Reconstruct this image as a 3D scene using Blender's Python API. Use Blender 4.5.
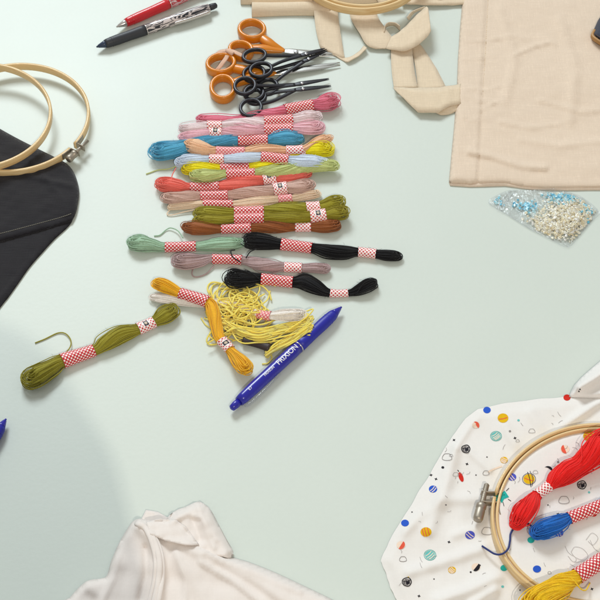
import bpy, bmesh, math, random
import numpy as np
from mathutils import Vector
from mathutils.geometry import delaunay_2d_cdt

for o in list(bpy.data.objects): bpy.data.objects.remove(o)
SC = bpy.context.scene
COL = SC.collection

# ------------------------------------------------------------------ camera
TH = math.radians(38.0); FPX = 1450.0; H = 1.025          # tilt from straight down, focal length (px of a 600 px frame), height over the table
ST, CT = math.sin(TH), math.cos(TH)
CAM = np.array([0.0, -H*math.tan(TH), H])
cd = bpy.data.cameras.new('camera'); cam = bpy.data.objects.new('camera', cd); COL.objects.link(cam)
cam.location = CAM; cam.rotation_euler = (TH, 0, 0)
cd.sensor_width = 36; cd.lens = FPX/600*36; cd.clip_start = 0.02; cd.clip_end = 100
SC.camera = cam

# ------------------------------------------------------------------ world, lamps, exposure
W = bpy.data.worlds.new('World'); SC.world = W; W.use_nodes = True
W.node_tree.nodes['Background'].inputs[0].default_value = (1.0, 0.975, 0.92, 1)
W.node_tree.nodes['Background'].inputs[1].default_value = 0.36
def area(name, loc, target, size, power, color):
    l = bpy.data.lights.new(name, 'AREA'); l.shape = 'RECTANGLE'; l.size, l.size_y = size; l.energy = power; l.color = color
    o = bpy.data.objects.new(name, l); COL.objects.link(o); o.location = loc
    o.rotation_euler = (Vector(target)-Vector(loc)).to_track_quat('-Z', 'Y').to_euler()
    return o
area('window_light', (-1.0, 3.2, 2.9), (0, 0.0, 0), (1.6, 1.3), 122, (0.87, 0.96, 1.0))
area('room_lamp', (0.28, -1.65, 1.75), (0.0, -0.1, 0), (0.03, 0.03), 14, (1.0, 0.92, 0.79))
SC.view_settings.view_transform = 'Standard'; SC.view_settings.look = 'None'
SC.view_settings.exposure = 0.22; SC.view_settings.gamma = 1.0
SC.render.engine = 'CYCLES'

# ------------------------------------------------------------------ placing
def P(px, py, z=0.0):
    """point of the photograph (600 px frame) -> point at height z over the table (arrays work too)"""
    u = (np.asarray(px, float)-300)/FPX; v = (300-np.asarray(py, float))/FPX
    dx = u; dy = v*CT+ST; dz = v*ST-CT
    t = (np.asarray(z, float)-CAM[2])/dz
    return np.stack([CAM[0]+dx*t, CAM[1]+dy*t, np.asarray(z, float)+0*t], -1)
def pxm(py): return FPX*(CT-(300-py)/FPX*ST)/H             # px per metre across, at picture row py

# ------------------------------------------------------------------ tags
def tag(o, label=None, cat=None, group=None, kind=None):
    if label: o['label'] = label
    if cat: o['category'] = cat
    if group: o['group'] = group
    if kind: o['kind'] = kind
    return o
def empty(name, loc, label, cat, group=None):
    o = bpy.data.objects.new(name, None); COL.objects.link(o); o.empty_display_size = .01
    o.location = loc
    return tag(o, label, cat, group)

# ------------------------------------------------------------------ materials
def mat(name): 
    m = bpy.data.materials.new(name); m.use_nodes = True
    return m, m.node_tree, m.node_tree.nodes['Principled BSDF']
def N(nt, t, **kw):
    n = nt.nodes.new(t)
    for k, v in kw.items(): setattr(n, k, v)
    return n
def mth(nt, op, a, b=None, c=None, clamp=False):
    n = N(nt, 'ShaderNodeMath', operation=op); n.use_clamp = clamp
    for i, x in enumerate((a, b, c)):
        if x is None: continue
        if isinstance(x, (int, float)): n.inputs[i].default_value = x
        else: nt.links.new(x, n.inputs[i])
    return n.outputs[0]
def srgb(r, g, b):
    f = lambda c: (c/255/12.92) if c/255 <= .04045 else ((c/255+.055)/1.055)**2.4
    return (f(r), f(g), f(b), 1)
def mixc(nt, fac, a, b):
    n = N(nt, 'ShaderNodeMix', data_type='RGBA')
    for i, x in ((0, fac), (6, a), (7, b)):
        if isinstance(x, (int, float, tuple)): n.inputs[i].default_value = x
        else: nt.links.new(x, n.inputs[i])
    return n.outputs[2]
def plain(name, col, rough=.5, metal=0, var=.08, scale=60, bump=0, bscale=800, spec=.5, coat=0, sheen=0):
    """colour with a faint natural unevenness and an optional fine bump"""
    m, nt, b = mat(name)
    tc = N(nt, 'ShaderNodeTexCoord'); nz = N(nt, 'ShaderNodeTexNoise'); nz.inputs['Scale'].default_value = scale; nz.inputs['Detail'].default_value = 4
    nt.links.new(tc.outputs['Object'], nz.inputs['Vector'])
    hi = tuple(min(1, c*(1+var)) for c in col[:3])+(1,); lo = tuple(c*(1-var) for c in col[:3])+(1,)
    nt.links.new(mixc(nt, nz.outputs[0], lo, hi), b.inputs['Base Color'])
    b.inputs['Roughness'].default_value = rough; b.inputs['Metallic'].default_value = metal
    b.inputs['Specular IOR Level'].default_value = spec; b.inputs['Coat Weight'].default_value = coat
    b.inputs['Sheen Weight'].default_value = sheen
    if bump:
        n2 = N(nt, 'ShaderNodeTexNoise'); n2.inputs['Scale'].default_value = bscale; n2.inputs['Detail'].default_value = 3
        nt.links.new(tc.outputs['Object'], n2.inputs['Vector'])
        bp = N(nt, 'ShaderNodeBump'); bp.inputs['Strength'].default_value = bump; bp.inputs['Distance'].default_value = .0006
        nt.links.new(n2.outputs[0], bp.inputs['Height']); nt.links.new(bp.outputs[0], b.inputs['Normal'])
    return m
def cloth_mat(name, col, weave=900, bump=.35, var=.06, rough=.9, blot=25, sheen=.15, weavevar=.06, slubs=.4):
    """woven cloth: crossing thread waves for bump and a slight thread-to-thread colour change"""
    m, nt, b = mat(name)
    tc = N(nt, 'ShaderNodeTexCoord')
    outs = []
    for ax in ('X', 'Y'):
        w = N(nt, 'ShaderNodeTexWave', wave_type='BANDS', bands_direction=ax)
        w.inputs['Scale'].default_value = weave/3.14; w.inputs['Distortion'].default_value = .6; w.inputs['Detail'].default_value = 1
        nt.links.new(tc.outputs['Object'], w.inputs['Vector']); outs.append(w.outputs['Fac'])
    wv = mth(nt, 'MULTIPLY', outs[0], outs[1])
    nz = N(nt, 'ShaderNodeTexNoise'); nz.inputs['Scale'].default_value = blot; nz.inputs['Detail'].default_value = 6; nz.inputs['Roughness'].default_value = .65
    nt.links.new(tc.outputs['Object'], nz.inputs['Vector'])
    n3 = N(nt, 'ShaderNodeTexNoise'); n3.inputs['Scale'].default_value = 420; n3.inputs['Detail'].default_value = 2
    nt.links.new(tc.outputs['Object'], n3.inputs['Vector'])
    sl = []
    for sc_ in ((60, 1100, 300), (1100, 60, 300)):           # slubs: thicker yarns running both ways
        mp = N(nt, 'ShaderNodeMapping'); mp.inputs['Scale'].default_value = sc_; n4 = N(nt, 'ShaderNodeTexNoise'); n4.inputs['Scale'].default_value = 1; n4.inputs['Detail'].default_value = 3
        nt.links.new(tc.outputs['Object'], mp.inputs[0]); nt.links.new(mp.outputs[0], n4.inputs['Vector']); sl.append(n4.outputs[0])
    slub = mth(nt, 'ADD', sl[0], sl[1])
    hi = tuple(min(1, c*(1+var)) for c in col[:3])+(1,); lo = tuple(c*(1-var) for c in col[:3])+(1,)
    c1 = mixc(nt, nz.outputs[0], lo, hi)
    dk = tuple(c*(1-2.2*weavevar) for c in col[:3])+(1,)
    f = mth(nt, 'MULTIPLY_ADD', slub, 1.6*slubs, mth(nt, 'MULTIPLY_ADD', n3.outputs[0], .6, -1.0*slubs), clamp=True)
    nt.links.new(mixc(nt, f, c1, dk), b.inputs['Base Color'])
    b.inputs['Roughness'].default_value = rough; b.inputs['Sheen Weight'].default_value = sheen; b.inputs['Specular IOR Level'].default_value = .2
    bp = N(nt, 'ShaderNodeBump'); bp.inputs['Strength'].default_value = bump; bp.inputs['Distance'].default_value = .0004
    hsum = mth(nt, 'MULTIPLY_ADD', slub, 2.0*slubs, mth(nt, 'ADD', wv, n3.outputs[0]))
    nt.links.new(hsum, bp.inputs['Height']); nt.links.new(bp.outputs[0], b.inputs['Normal'])
    return m
def thread_mat(name, col, rough=.72, var=.12, cap=.9):
    """stranded cotton: each strand has its own slightly different dye, plus a fine twist bump along it"""
    m, nt, b = mat(name); col = tuple(c*min(1.28, cap/max(col[:3])) for c in col[:3])+(1,) if max(col[:3]) > .05 else col
    at = N(nt, 'ShaderNodeAttribute', attribute_name='strand'); fac = at.outputs['Fac']
    hi = tuple(min(1, c*(1+var)+.01*var) for c in col[:3])+(1,); lo = tuple(c*(1-var) for c in col[:3])+(1,)
    uv = N(nt, 'ShaderNodeUVMap'); sp = N(nt, 'ShaderNodeSeparateXYZ'); nt.links.new(uv.outputs[0], sp.inputs[0])
    ang = mth(nt, 'ADD', mth(nt, 'MULTIPLY', sp.outputs[0], 5200), mth(nt, 'MULTIPLY', sp.outputs[1], 6.283*2))
    s = mth(nt, 'SINE', ang)
    tc = N(nt, 'ShaderNodeTexCoord'); nz = N(nt, 'ShaderNodeTexNoise'); nz.inputs['Scale'].default_value = 700; nz.inputs['Detail'].default_value = 3; nt.links.new(tc.outputs['Object'], nz.inputs['Vector'])
    c = mixc(nt, mth(nt, 'ADD', fac, mth(nt, 'MULTIPLY', mth(nt, 'SUBTRACT', nz.outputs[0], .5), 1.6), clamp=True), lo, hi)
    nt.links.new(c, b.inputs['Base Color'])
    b.inputs['Roughness'].default_value = rough if max(col[:3]) > .05 else .85; b.inputs['Sheen Weight'].default_value = .2; b.inputs['Specular IOR Level'].default_value = .22 if max(col[:3]) > .05 else .1
    bp = N(nt, 'ShaderNodeBump'); bp.inputs['Strength'].default_value = .32; bp.inputs['Distance'].default_value = .0003
    nt.links.new(s, bp.inputs['Height']); nt.links.new(bp.outputs[0], b.inputs['Normal'])
    return m
def band_mat(name, thr, red, white, emblem=0, k=1850.):
    """printed paper band: lattice of white diamonds on red (or red dots on white), an optional dark printed emblem"""
    m, nt, b = mat(name)
    uv = N(nt, 'ShaderNodeUVMap'); sp = N(nt, 'ShaderNodeSeparateXYZ'); nt.links.new(uv.outputs[0], sp.inputs[0])
    u, v = sp.outputs[0], sp.outputs[1]
    s = mth(nt, 'MULTIPLY', mth(nt, 'COSINE', mth(nt, 'MULTIPLY', u, k)), mth(nt, 'COSINE', mth(nt, 'MULTIPLY', v, k)))
    f = mth(nt, 'MULTIPLY', mth(nt, 'SUBTRACT', s, thr), 6.0, clamp=True)
    c = mixc(nt, f, red, white)
    if emblem:
        au, av = mth(nt, 'ABSOLUTE', u), mth(nt, 'ABSOLUTE', v)
        def rect(a, bb): return mth(nt, 'MULTIPLY', mth(nt, 'LESS_THAN', au, a), mth(nt, 'LESS_THAN', av, bb))
        def ring(cu, r0, r1):
            d = mth(nt, 'SQRT', mth(nt, 'ADD', mth(nt, 'POWER', mth(nt, 'SUBTRACT', au, cu), 2), mth(nt, 'POWER', v, 2)))
            return mth(nt, 'MULTIPLY', mth(nt, 'LESS_THAN', d, r1), mth(nt, 'GREATER_THAN', d, r0))
        c = mixc(nt, rect(.0034, .0030), c, white)
        c = mixc(nt, rect(.0022, .0026), c, srgb(38, 34, 52))
        c = mixc(nt, rect(.0012, .0010), c, srgb(196, 176, 150))
        c = mixc(nt, rect(.0005, .0016), c, srgb(196, 176, 150))
    nt.links.new(c, b.inputs['Base Color']); b.inputs['Roughness'].default_value = .45
    return m
M = {}
RED, WHT = srgb(200, 34, 44), srgb(250, 236, 232)
M['band_long'] = band_mat('red_dotted_paper', .12, RED, WHT)
M['band_short'] = band_mat('pink_dotted_paper', -.22, srgb(206, 52, 58), WHT)
M['band_emblem'] = band_mat('pink_dotted_paper_with_emblem', -.22, srgb(206, 52, 58), WHT, 1)
M['band_pale'] = band_mat('pale_pink_paper', .1, srgb(222, 110, 118), srgb(250, 214, 206))

def wood_mat(name, light, dark, sc=90):
    m, nt, b = mat(name)
    tc = N(nt, 'ShaderNodeTexCoord'); nz = N(nt, 'ShaderNodeTexNoise'); nz.inputs['Scale'].default_value = sc; nz.inputs['Detail'].default_value = 6; nz.inputs['Distortion'].default_value = 1.2
    mp = N(nt, 'ShaderNodeMapping'); mp.inputs['Scale'].default_value = (1, 1, 9)
    mp.inputs['Scale'].default_value = (.35, 9, 1); nt.links.new(tc.outputs['UV'], mp.inputs[0]); nt.links.new(mp.outputs[0], nz.inputs['Vector'])
    fg = mth(nt, 'MULTIPLY_ADD', mth(nt, 'SUBTRACT', nz.outputs[0], .5), 2.2, .55, clamp=True)
    nt.links.new(mixc(nt, fg, dark, light), b.inputs['Base Color'])
    b.inputs['Roughness'].default_value = .42; b.inputs['Coat Weight'].default_value = .15
    bp = N(nt, 'ShaderNodeBump'); bp.inputs['Strength'].default_value = .15; bp.inputs['Distance'].default_value = .0004
    nt.links.new(nz.outputs[0], bp.inputs['Height']); nt.links.new(bp.outputs[0], b.inputs['Normal'])
    return m
M['wood'] = wood_mat('pale_bamboo', srgb(240, 214, 164), srgb(208, 166, 104))
M['canvas'] = cloth_mat('unbleached_cotton', srgb(242, 221, 199), weave=1500, slubs=1.1, var=.07, blot=16)
M['canvas_strap'] = cloth_mat('cotton_webbing', srgb(238, 218, 190), weave=1100, var=.07, slubs=.9, blot=30)
M['black_cloth'] = cloth_mat('black_cotton', srgb(33, 31, 36), weave=1500, slubs=1.4, var=.22, blot=60, sheen=.25)
M['stitch'] = plain('grey_stitching_thread', srgb(150, 146, 132), .8)
M['canvas_stitch'] = plain('cream_stitching_thread', srgb(214, 190, 150), .8)
M['tee'] = cloth_mat('cream_jersey', srgb(238, 229, 223), weave=1900, var=.03, blot=20, bump=.2, weavevar=.03)
M['print_cloth'] = cloth_mat('white_printed_cotton', srgb(238, 234, 230), weave=2300, var=.03, blot=18, bump=.15, weavevar=.025)
M['steel'] = plain('screw_steel', srgb(170, 160, 146), .48, .9, .1, 300)
M['blade_steel'] = plain('blade_steel', srgb(196, 196, 192), .25, 1, .05, 200)
M['orange'] = plain('orange_plastic', srgb(216, 128, 10), .32, 0, .05, 40, .04, 600, coat=.2)
M['black_metal'] = plain('black_coated_steel', srgb(44, 44, 50), .36, .35, .15, 200, .05, 900)
M['screw_light'] = plain('bright_rivet', srgb(210, 210, 214), .3, .9)

def table_mat():
    m, nt, b = mat('pale_green_laminate')
    tc = N(nt, 'ShaderNodeTexCoord')
    n1 = N(nt, 'ShaderNodeTexNoise'); n1.inputs['Scale'].default_value = 5; n1.inputs['Detail'].default_value = 8; n1.inputs['Roughness'].default_value = .6
    n2 = N(nt, 'ShaderNodeTexNoise'); n2.inputs['Scale'].default_value = 260; n2.inputs['Detail'].default_value = 4
    for n in (n1, n2): nt.links.new(tc.outputs['Object'], n.inputs['Vector'])
    c = mixc(nt, n1.outputs[0], srgb(204, 213, 205), srgb(214, 221, 213))
    c = mixc(nt, mth(nt, 'MULTIPLY', n2.outputs[0], .35), c, srgb(201, 209, 202))
    nt.links.new(c, b.inputs['Base Color'])
    r = mth(nt, 'MULTIPLY_ADD', n1.outputs[0], .12, .36); nt.links.new(r, b.inputs['Roughness'])
    b.inputs['Specular IOR Level'].default_value = .35
    bp = N(nt, 'ShaderNodeBump'); bp.inputs['Strength'].default_value = .12; bp.inputs['Distance'].default_value = .0005
    nt.links.new(n2.outputs[0], bp.inputs['Height']); nt.links.new(bp.outputs[0], b.inputs['Normal'])
    return m
M['table'] = table_mat()

# ------------------------------------------------------------------ mesh collector
class MB:
    def __init__(s): s.v = []; s.f = []; s.n = 0; s.mi = []; s.uv = []; s.at = []; s.sm = []
    def add(s, verts, faces, mi=0, uv=None, at=.5, smooth=True):
        verts = np.asarray(verts, float).reshape(-1, 3); base = s.n
        s.v.append(verts); s.n += len(verts)
        s.at.append(np.full(len(verts), at))
        s.uv.append(np.zeros((len(verts), 2)) if uv is None else np.asarray(uv, float))
        for f in faces: s.f.append([int(i)+base for i in f]); s.mi.append(mi); s.sm.append(smooth)
        return base
    def grid(s, G, closed_u=False, closed_v=False, mi=0, uv=None, at=.5, caps=False, smooth=True):
        """G: (nu, nv, 3)"""
        nu, nv = G.shape[:2]
        iu = np.arange(nu if closed_u else nu-1); iv = np.arange(nv if closed_v else nv-1)
        A, B = np.meshgrid(iu, iv, indexing='ij'); A2, B2 = (A+1) % nu, (B+1) % nv
        F = np.stack([A*nv+B, A2*nv+B, A2*nv+B2, A*nv+B2], -1).reshape(-1, 4).tolist()
        if caps: F += [list(range(nv))[::-1] if False else [k for k in range(nv)], [(nu-1)*nv+k for k in range(nv)][::-1]]
        s.add(G.reshape(-1, 3), F, mi, uv, at, smooth)
    def build(s, name, mats, parent=None, thick=0, fixn=False):
        me = bpy.data.meshes.new(name)
        V = np.concatenate(s.v); 
        org = np.array(parent.matrix_basis.translation) if parent is not None and parent.parent is None else None
        off = np.zeros(3)
        if parent is not None:
            p = parent
            while p is not None: off += np.array(p.location); p = p.parent
        me.from_pydata((V-off).tolist(), [], s.f)
        if not isinstance(mats, (list, tuple)): mats = [mats]
        for m in mats: me.materials.append(m)
        me.polygons.foreach_set('material_index', s.mi); me.polygons.foreach_set('use_smooth', s.sm)
        UV = np.concatenate(s.uv); ul = me.uv_layers.new(name='UVMap')
        li = np.zeros(len(me.loops), np.int32); me.loops.foreach_get('vertex_index', li)
        ul.data.foreach_set('uv', UV[li].ravel())
        a = me.attributes.new('strand', 'FLOAT', 'POINT'); a.data.foreach_set('value', np.concatenate(s.at))
        if fixn:
            bm = bmesh.new(); bm.from_mesh(me); bmesh.ops.recalc_face_normals(bm, faces=bm.faces); bm.to_mesh(me); bm.free()
        o = bpy.data.objects.new(name, me); COL.objects.link(o)
        if parent is not None: o.parent = parent
        if thick:
            md = o.modifiers.new('thickness', 'SOLIDIFY'); md.thickness = thick; md.offset = 0
        return o

def cat_rom(pts, sub, closed=False):
    p = np.asarray(pts, float); n = len(p)
    if closed: q = np.concatenate([p[-1:], p, p[:2]])
    else: q = np.concatenate([2*p[:1]-p[1:2], p, 2*p[-1:]-p[-2:-1]])
    out = []; segs = n if closed else n-1
    for i in range(segs):
        a, b, c, d = q[i], q[i+1], q[i+2], q[i+3]
        for k in range(sub):
            t = k/sub
            out.append(.5*((2*b)+(c-a)*t+(2*a-5*b+4*c-d)*t*t+(-a+3*b-3*c+d)*t**3))
    if not closed: out.append(p[-1])
    return np.array(out)
def unit(v): return v/np.maximum(np.linalg.norm(v, axis=-1, keepdims=True), 1e-12)
def frames(path, closed=False):
    if closed: t = np.roll(path, -1, 0)-np.roll(path, 1, 0)
    else: t = np.gradient(path, axis=0)
    t = unit(t); side = np.stack([-t[:, 1], t[:, 0], 0*t[:, 0]], -1)
    l = np.linalg.norm(side, axis=1)
    for i in range(len(side)):
        if l[i] < .05: side[i] = side[i-1] if i else np.array([1., 0, 0])
    side = unit(side); up = np.cross(t, side)
    return t, side, up
def tube(mb, path, ra, rb=None, seg=6, closed=False, mi=0, at=.5, caps=True, power=None):
    """sweep an ellipse (half width ra, half height rb) along a path"""
    path = np.asarray(path, float); n = len(path)
    ra = np.broadcast_to(np.asarray(ra, float), (n,)); rb = ra if rb is None else np.broadcast_to(np.asarray(rb, float), (n,))
    t, sd, up = frames(path, closed)
    th = np.arange(seg)*2*math.pi/seg + (math.pi/seg if seg == 4 else 0)
    c, s = np.cos(th), np.sin(th)
    if power: c = np.sign(c)*np.abs(c)**power; s = np.sign(s)*np.abs(s)**power
    G = path[:, None]+sd[:, None]*(c[None, :, None]*ra[:, None, None])+up[:, None]*(s[None, :, None]*rb[:, None, None])
    d = np.concatenate([[0], np.cumsum(np.linalg.norm(np.diff(path, axis=0), axis=1))])
    uv = np.stack(np.broadcast_arrays(d[:, None], (np.arange(seg)/seg)[None, :]), -1).reshape(-1, 2)
    mb.grid(G, closed, True, mi, uv, at, caps and not closed)
def px_path(pts, sub=6, closed=False):
    """smooth path through (px, py, z mm) points of the photograph"""
    p = cat_rom([(a[0], a[1], a[2] if len(a) > 2 else .6) for a in pts], sub, closed)
    return P(p[:, 0], p[:, 1], p[:, 2]*.001)

# ------------------------------------------------------------------ table
def box(mb, x0, x1, y0, y1, z0, z1):
    v = [(x, y, z) for z in (z0, z1) for y in (y0, y1) for x in (x0, x1)]
    mb.add(v, [(0, 2, 3, 1), (4, 5, 7, 6), (0, 1, 5, 4), (2, 6, 7, 3), (0, 4, 6, 2), (1, 3, 7, 5)], smooth=False)
b = MB(); box(b, -1.1, 1.1, -.95, 1.0, -.03, 0)
tag(b.build('tabletop', M['table']), kind='structure')

# ------------------------------------------------------------------ skeins of floss
RNG = np.random.default_rng(7)
TM = {}
def tmat(rgb):
    if rgb not in TM: TM[rgb] = thread_mat('floss_%d_%d_%d' % rgb, srgb(*rgb))
    return TM[rgb]
def strands(mb, ctr, A, B, n, sr, twist, wander, held=()):
    """n strands laid along a spine in an elliptical bundle, neighbours joined by U-turns at both ends"""
    S = len(ctr); t, sd, up = frames(ctr); s = np.linspace(0, 1, S)
    k = np.arange(n)+.5; r = np.sqrt(k/n)*.97; th = k*2.39996
    U = r*np.cos(th); V = r*np.sin(th)
    free = list(np.argsort(-np.abs(U))); pairs = []
    while len(free) > 1:
        i = free.pop(0); j = min(free, key=lambda q: (U[q]+U[i])**2+1.5*(V[q]-V[i])**2); free.remove(j); pairs.append((i, j))
    stray = np.where(RNG.random(n) < .07, RNG.uniform(.4, 1, n), 0); ph = RNG.random((n, 4))*6.283; ph2 = RNG.random(2)*6.28
    rot = math.pi*int(RNG.random() < twist*1.6)*(3*s*s-2*s**3)*(1 if RNG.random() < .5 else -1)+.3*np.sin(s*9+ph2[0])*np.sin(s*math.pi)
    free_ = np.ones(S)
    for f0, f1 in held: free_ *= 1-np.exp(-np.maximum(0, np.abs(s-(f0+f1)/2)-(f1-f0)/2)**2/.0012)
    def line(i):
        du = wander*(np.sin(s*7+ph[i, 0])+.6*np.sin(s*15+ph[i, 1])); dv = wander*(np.sin(s*8+ph[i, 2])+.6*np.sin(s*17+ph[i, 3]))
        u0, v0 = U[i]+du, V[i]+dv
        u = u0*np.cos(rot)-v0*np.sin(rot); v = u0*np.sin(rot)+v0*np.cos(rot)
        lim = 1.06-.04*(1-free_)+.28*free_*max(0, stray[i])*np.sin(s*math.pi)**.5*np.abs(np.sin(s*5+ph[i, 0])); l = np.sqrt(u*u+v*v); f = np.where((l > lim) | (stray[i] > 0), lim/np.maximum(l, 1e-6), 1)
        u, v = u*f, v*f
        p = ctr+sd*(u*A)[:, None]+up*(v*B)[:, None]
        return p
    for i, j in pairs:
        cut = np.minimum(RNG.integers(0, 4, 2), RNG.integers(0, 4, 2))
        a, c = line(i)[cut[0]:S-cut[1]], line(j)[cut[0]:S-cut[1]]
        def arc(p, q, tg):
            d = (q-p)/2; m = (p+q)/2; L = np.linalg.norm(d)*(.85+.25*RNG.random())+sr*.8
            w = np.linspace(0, math.pi, 9)[1:-1]
            return m-d*np.cos(w)[:, None]+tg*(L*np.sin(w))[:, None]+np.array([0, 0, 1])*(np.sin(w)*RNG.normal(0, sr*1.2))[:, None]
        e = arc(a[-1], c[-1], t[-1]); f = arc(c[0], a[0], -t[0])
        path = np.concatenate([a, e, c[::-1], f])
        tube(mb, path, sr*(.9+.25*RNG.random()), seg=5, closed=True, at=float(np.clip(RNG.normal(.5, .25), 0, 1)))
def FUZZ(mb, ctr, A, B):
    t, sd, up = frames(ctr); S = len(ctr)
    for _ in range(36):
        i = int(RNG.integers(1, S-2)); a = RNG.uniform(-.4, math.pi+.4); l = RNG.uniform(.0012, .0045)
        o = sd[i]*math.cos(a)*A[i]+up[i]*math.sin(a)*B[i]; d = unit((o*60+t[i]*RNG.normal(0, .7)+RNG.normal(0, .25, 3))[None])[0]
        p = ctr[i]+o*.95; q = np.array([p, p+d*l*.5, p+d*l+RNG.normal(0, .0006, 3)]); q[:, 2] = np.maximum(q[:, 2], .0002)
        tube(mb, q, .00009, seg=3, at=.9)
def skein(label, rgb, pts, bands=(), n=44, z0=0., sr=.00039, twist=.35, wander=.085, flat=.72, fat=1.10, thin=1.45, tails=(), group='embroidery floss skeins on the table', pale=False, name='floss_skein', core=True):
    """pts: (px, py, width px[, base height mm]); bands: (first point, last point, kind)"""
    sub = 10
    q = np.array([(a[0], a[1], a[2], a[3] if len(a) > 3 else z0) for a in pts], float)
    c = cat_rom(q, sub)
    w = np.maximum(c[:, 2], 3)*fat; sc = pxm(c[:, 1]); A = w/2/(.92*sc)-sr*.5
    B = A*flat
    zc = c[:, 3]*.001+B+sr
    ctr = P(c[:, 0], c[:, 1], zc)
    # pull the spine back from both ends so the U-turns end where the photographed skein ends
    seg = np.linalg.norm(np.diff(ctr, axis=0), axis=1); d = np.concatenate([[0], np.cumsum(seg)])
    e0, e1 = A[0]*.9, A[-1]*.9
    S = int(max(40, d[-1]/.0026)); dd = np.linspace(e0, d[-1]-e1, S)
    ip = lambda x: np.interp(dd, d, x)
    C2 = np.stack([ip(ctr[:, k]) for k in range(3)], -1); A2, B2 = ip(A), ip(B)
    root = empty(name, P(q[len(q)//2, 0], q[len(q)//2, 1], 0), label, 'thread skein', group)
    mb = MB(); strands(mb, C2, A2, B2, int(n*1.35*thin), sr, twist, wander, [tuple((np.interp(k*sub, np.arange(len(c)), d)-e0)/(d[-1]-e0-e1) for k in bd[:2]) for bd in bands])
    FUZZ(mb, C2, A2, B2)
    if core: kk = np.sqrt(np.clip(np.minimum(np.arange(S), np.arange(S)[::-1])/3.0+.08, 0, 1))*.92; tube(mb, C2, A2*kk, B2*kk, 12, at=.3)
    th = mb.build('thread', tmat(rgb), root)
    if tails:
        for tp in tails:
            r_ = tp.get('r', .00055) if isinstance(tp, dict) else .00055
            tb = MB(); tube(tb, px_path(tp, 8), r_, seg=7, at=.5)
            tb.build('loose_end', tmat(rgb), th)
    for b0, b1, kind in bands:
        ii = np.linspace(b0*sub, b1*sub, 14); k = np.arange(len(c))
        pc = np.stack([np.interp(ii, k, ctr[:, m]) for m in range(3)], -1)
        a_, b_ = np.interp(ii, k, A)*1.08+.0006, np.interp(ii, k, B)*1.08+.0006
        t, sd, up = frames(pc); SG = 28; an = np.arange(SG+1)*2*math.pi/SG-math.pi/2
        wob = 1+.02*np.sin(an*3+b0)
        G = pc[:, None]+sd[:, None]*(np.cos(an)*wob)[None, :, None]*a_[:, None, None]+up[:, None]*(np.sin(an)*wob)[None, :, None]*b_[:, None, None]
        L = np.concatenate([[0], np.cumsum(np.linalg.norm(np.diff(pc, axis=0), axis=1))]); L = L-L[-1]/2
        per = np.sqrt((a_.mean()**2+b_.mean()**2)/2)
        uv = np.stack(np.broadcast_arrays(L[:, None], (an-math.pi/2)[None, :]*per), -1)
        bb = MB(); bb.grid(G, uv=uv.reshape(-1, 2))
        bb.build('paper_band', M[kind], root, thick=.0002)
    return root
Lg, Sh, Em, Pa = 'band_long', 'band_short', 'band_emblem', 'band_pale'

skein('dusty rose skein at the top of the row, touching the scissors', (204, 108, 128),
      [(196, 119, 9), (215, 120, 11), (240, 121, 10), (262, 117, 13), (285, 110, 10), (313, 105, 10), (320, 104, 14), (331, 101, 17), (338, 99, 13)], [(4, 5, Lg)], n=40, z0=0)
skein('very pale pink skein just below the dusty rose one', (244, 224, 226),
      [(178, 128, 8), (190, 128, 11), (207, 126, 9), (222, 126, 9), (240, 124, 12), (264, 122, 10), (293, 120, 10), (308, 117, 12), (322, 116, 10)], [(2, 3, Sh), (5, 6, Lg)], n=40, z0=3)
skein('light rose pink skein beside the very pale pink one', (232, 184, 194),
      [(179, 137, 7), (192, 136, 11), (209, 133, 9), (222, 133, 9), (242, 131, 14), (264, 130, 10), (293, 129, 10), (308, 128, 14), (325, 127, 14)], [(2, 3, Em), (5, 6, Lg)], n=42, z0=1.5)
skein('teal blue skein with a wide looped left end', (76, 152, 184),
      [(150, 150, 15), (160, 151, 18), (178, 149, 16), (195, 144, 12), (215, 141, 10), (238, 140, 10), (268, 140, 9), (276, 139, 13), (288, 138, 15), (304, 139, 8)], [(5, 6, Lg)], n=44, z0=0)
skein('peach orange skein between the teal and the grey blue skeins', (255, 206, 166),
      [(184, 144, 9), (193, 145, 15), (205, 149, 13), (216, 151, 8), (245, 151, 7), (262, 149, 8), (286, 150, 7), (303, 149, 7), (318, 142, 9), (332, 137, 8)], [(3, 4, Pa), (6, 7, Sh)], n=34, z0=5)
skein('pale grey blue skein lying over the yellow one', (196, 208, 224),
      [(175, 163, 9), (186, 160, 11), (209, 159, 8), (224, 159, 8), (240, 158, 10), (261, 157, 9), (289, 160, 9), (300, 162, 14), (314, 162, 13), (328, 163, 9)], [(2, 3, Sh), (5, 6, Lg)], n=40, z0=4)
skein('acid yellow skein whose right end fans out beside the peach one', (222, 208, 14),
      [(182, 169, 10), (193, 169, 14), (208, 168, 11), (220, 168, 8), (249, 167, 8), (265, 165, 10), (282, 160, 9), (299, 154, 8), (310, 150, 13), (322, 149, 16), (334, 149, 15)], [(3, 4, Lg), (7, 7.5, Sh)], n=38, z0=0)
skein('pale sage skein resting on the acid yellow one', (182, 190, 124),
      [(190, 175, 10), (203, 175, 14), (217, 175, 10), (226, 174, 8), (255, 173, 8), (272, 172, 13), (290, 171, 13), (308, 168, 11), (324, 166, 12), (339, 166, 11)], [(3, 4, Lg)], n=40, z0=2.5,
      tails=[[(177, 166, 3), (168, 169, 1.2), (158, 170, .8), (149, 173, .7), (146, 174, .7)]])
skein('coral red skein with a rounded left end', (255, 124, 110),
      [(156, 184, 12), (167, 185, 15), (180, 186, 13), (190, 187, 8), (219, 186, 8), (238, 184, 12), (255, 181, 11), (268, 179, 10), (290, 176, 13), (312, 172, 9)], [(3, 4, Lg), (6.6, 7.4, Em)], n=44, z0=0,
      tails=[[(176, 168, 6), (172, 176, 11), (172, 184, 10), (170, 192, 6)]])
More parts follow.
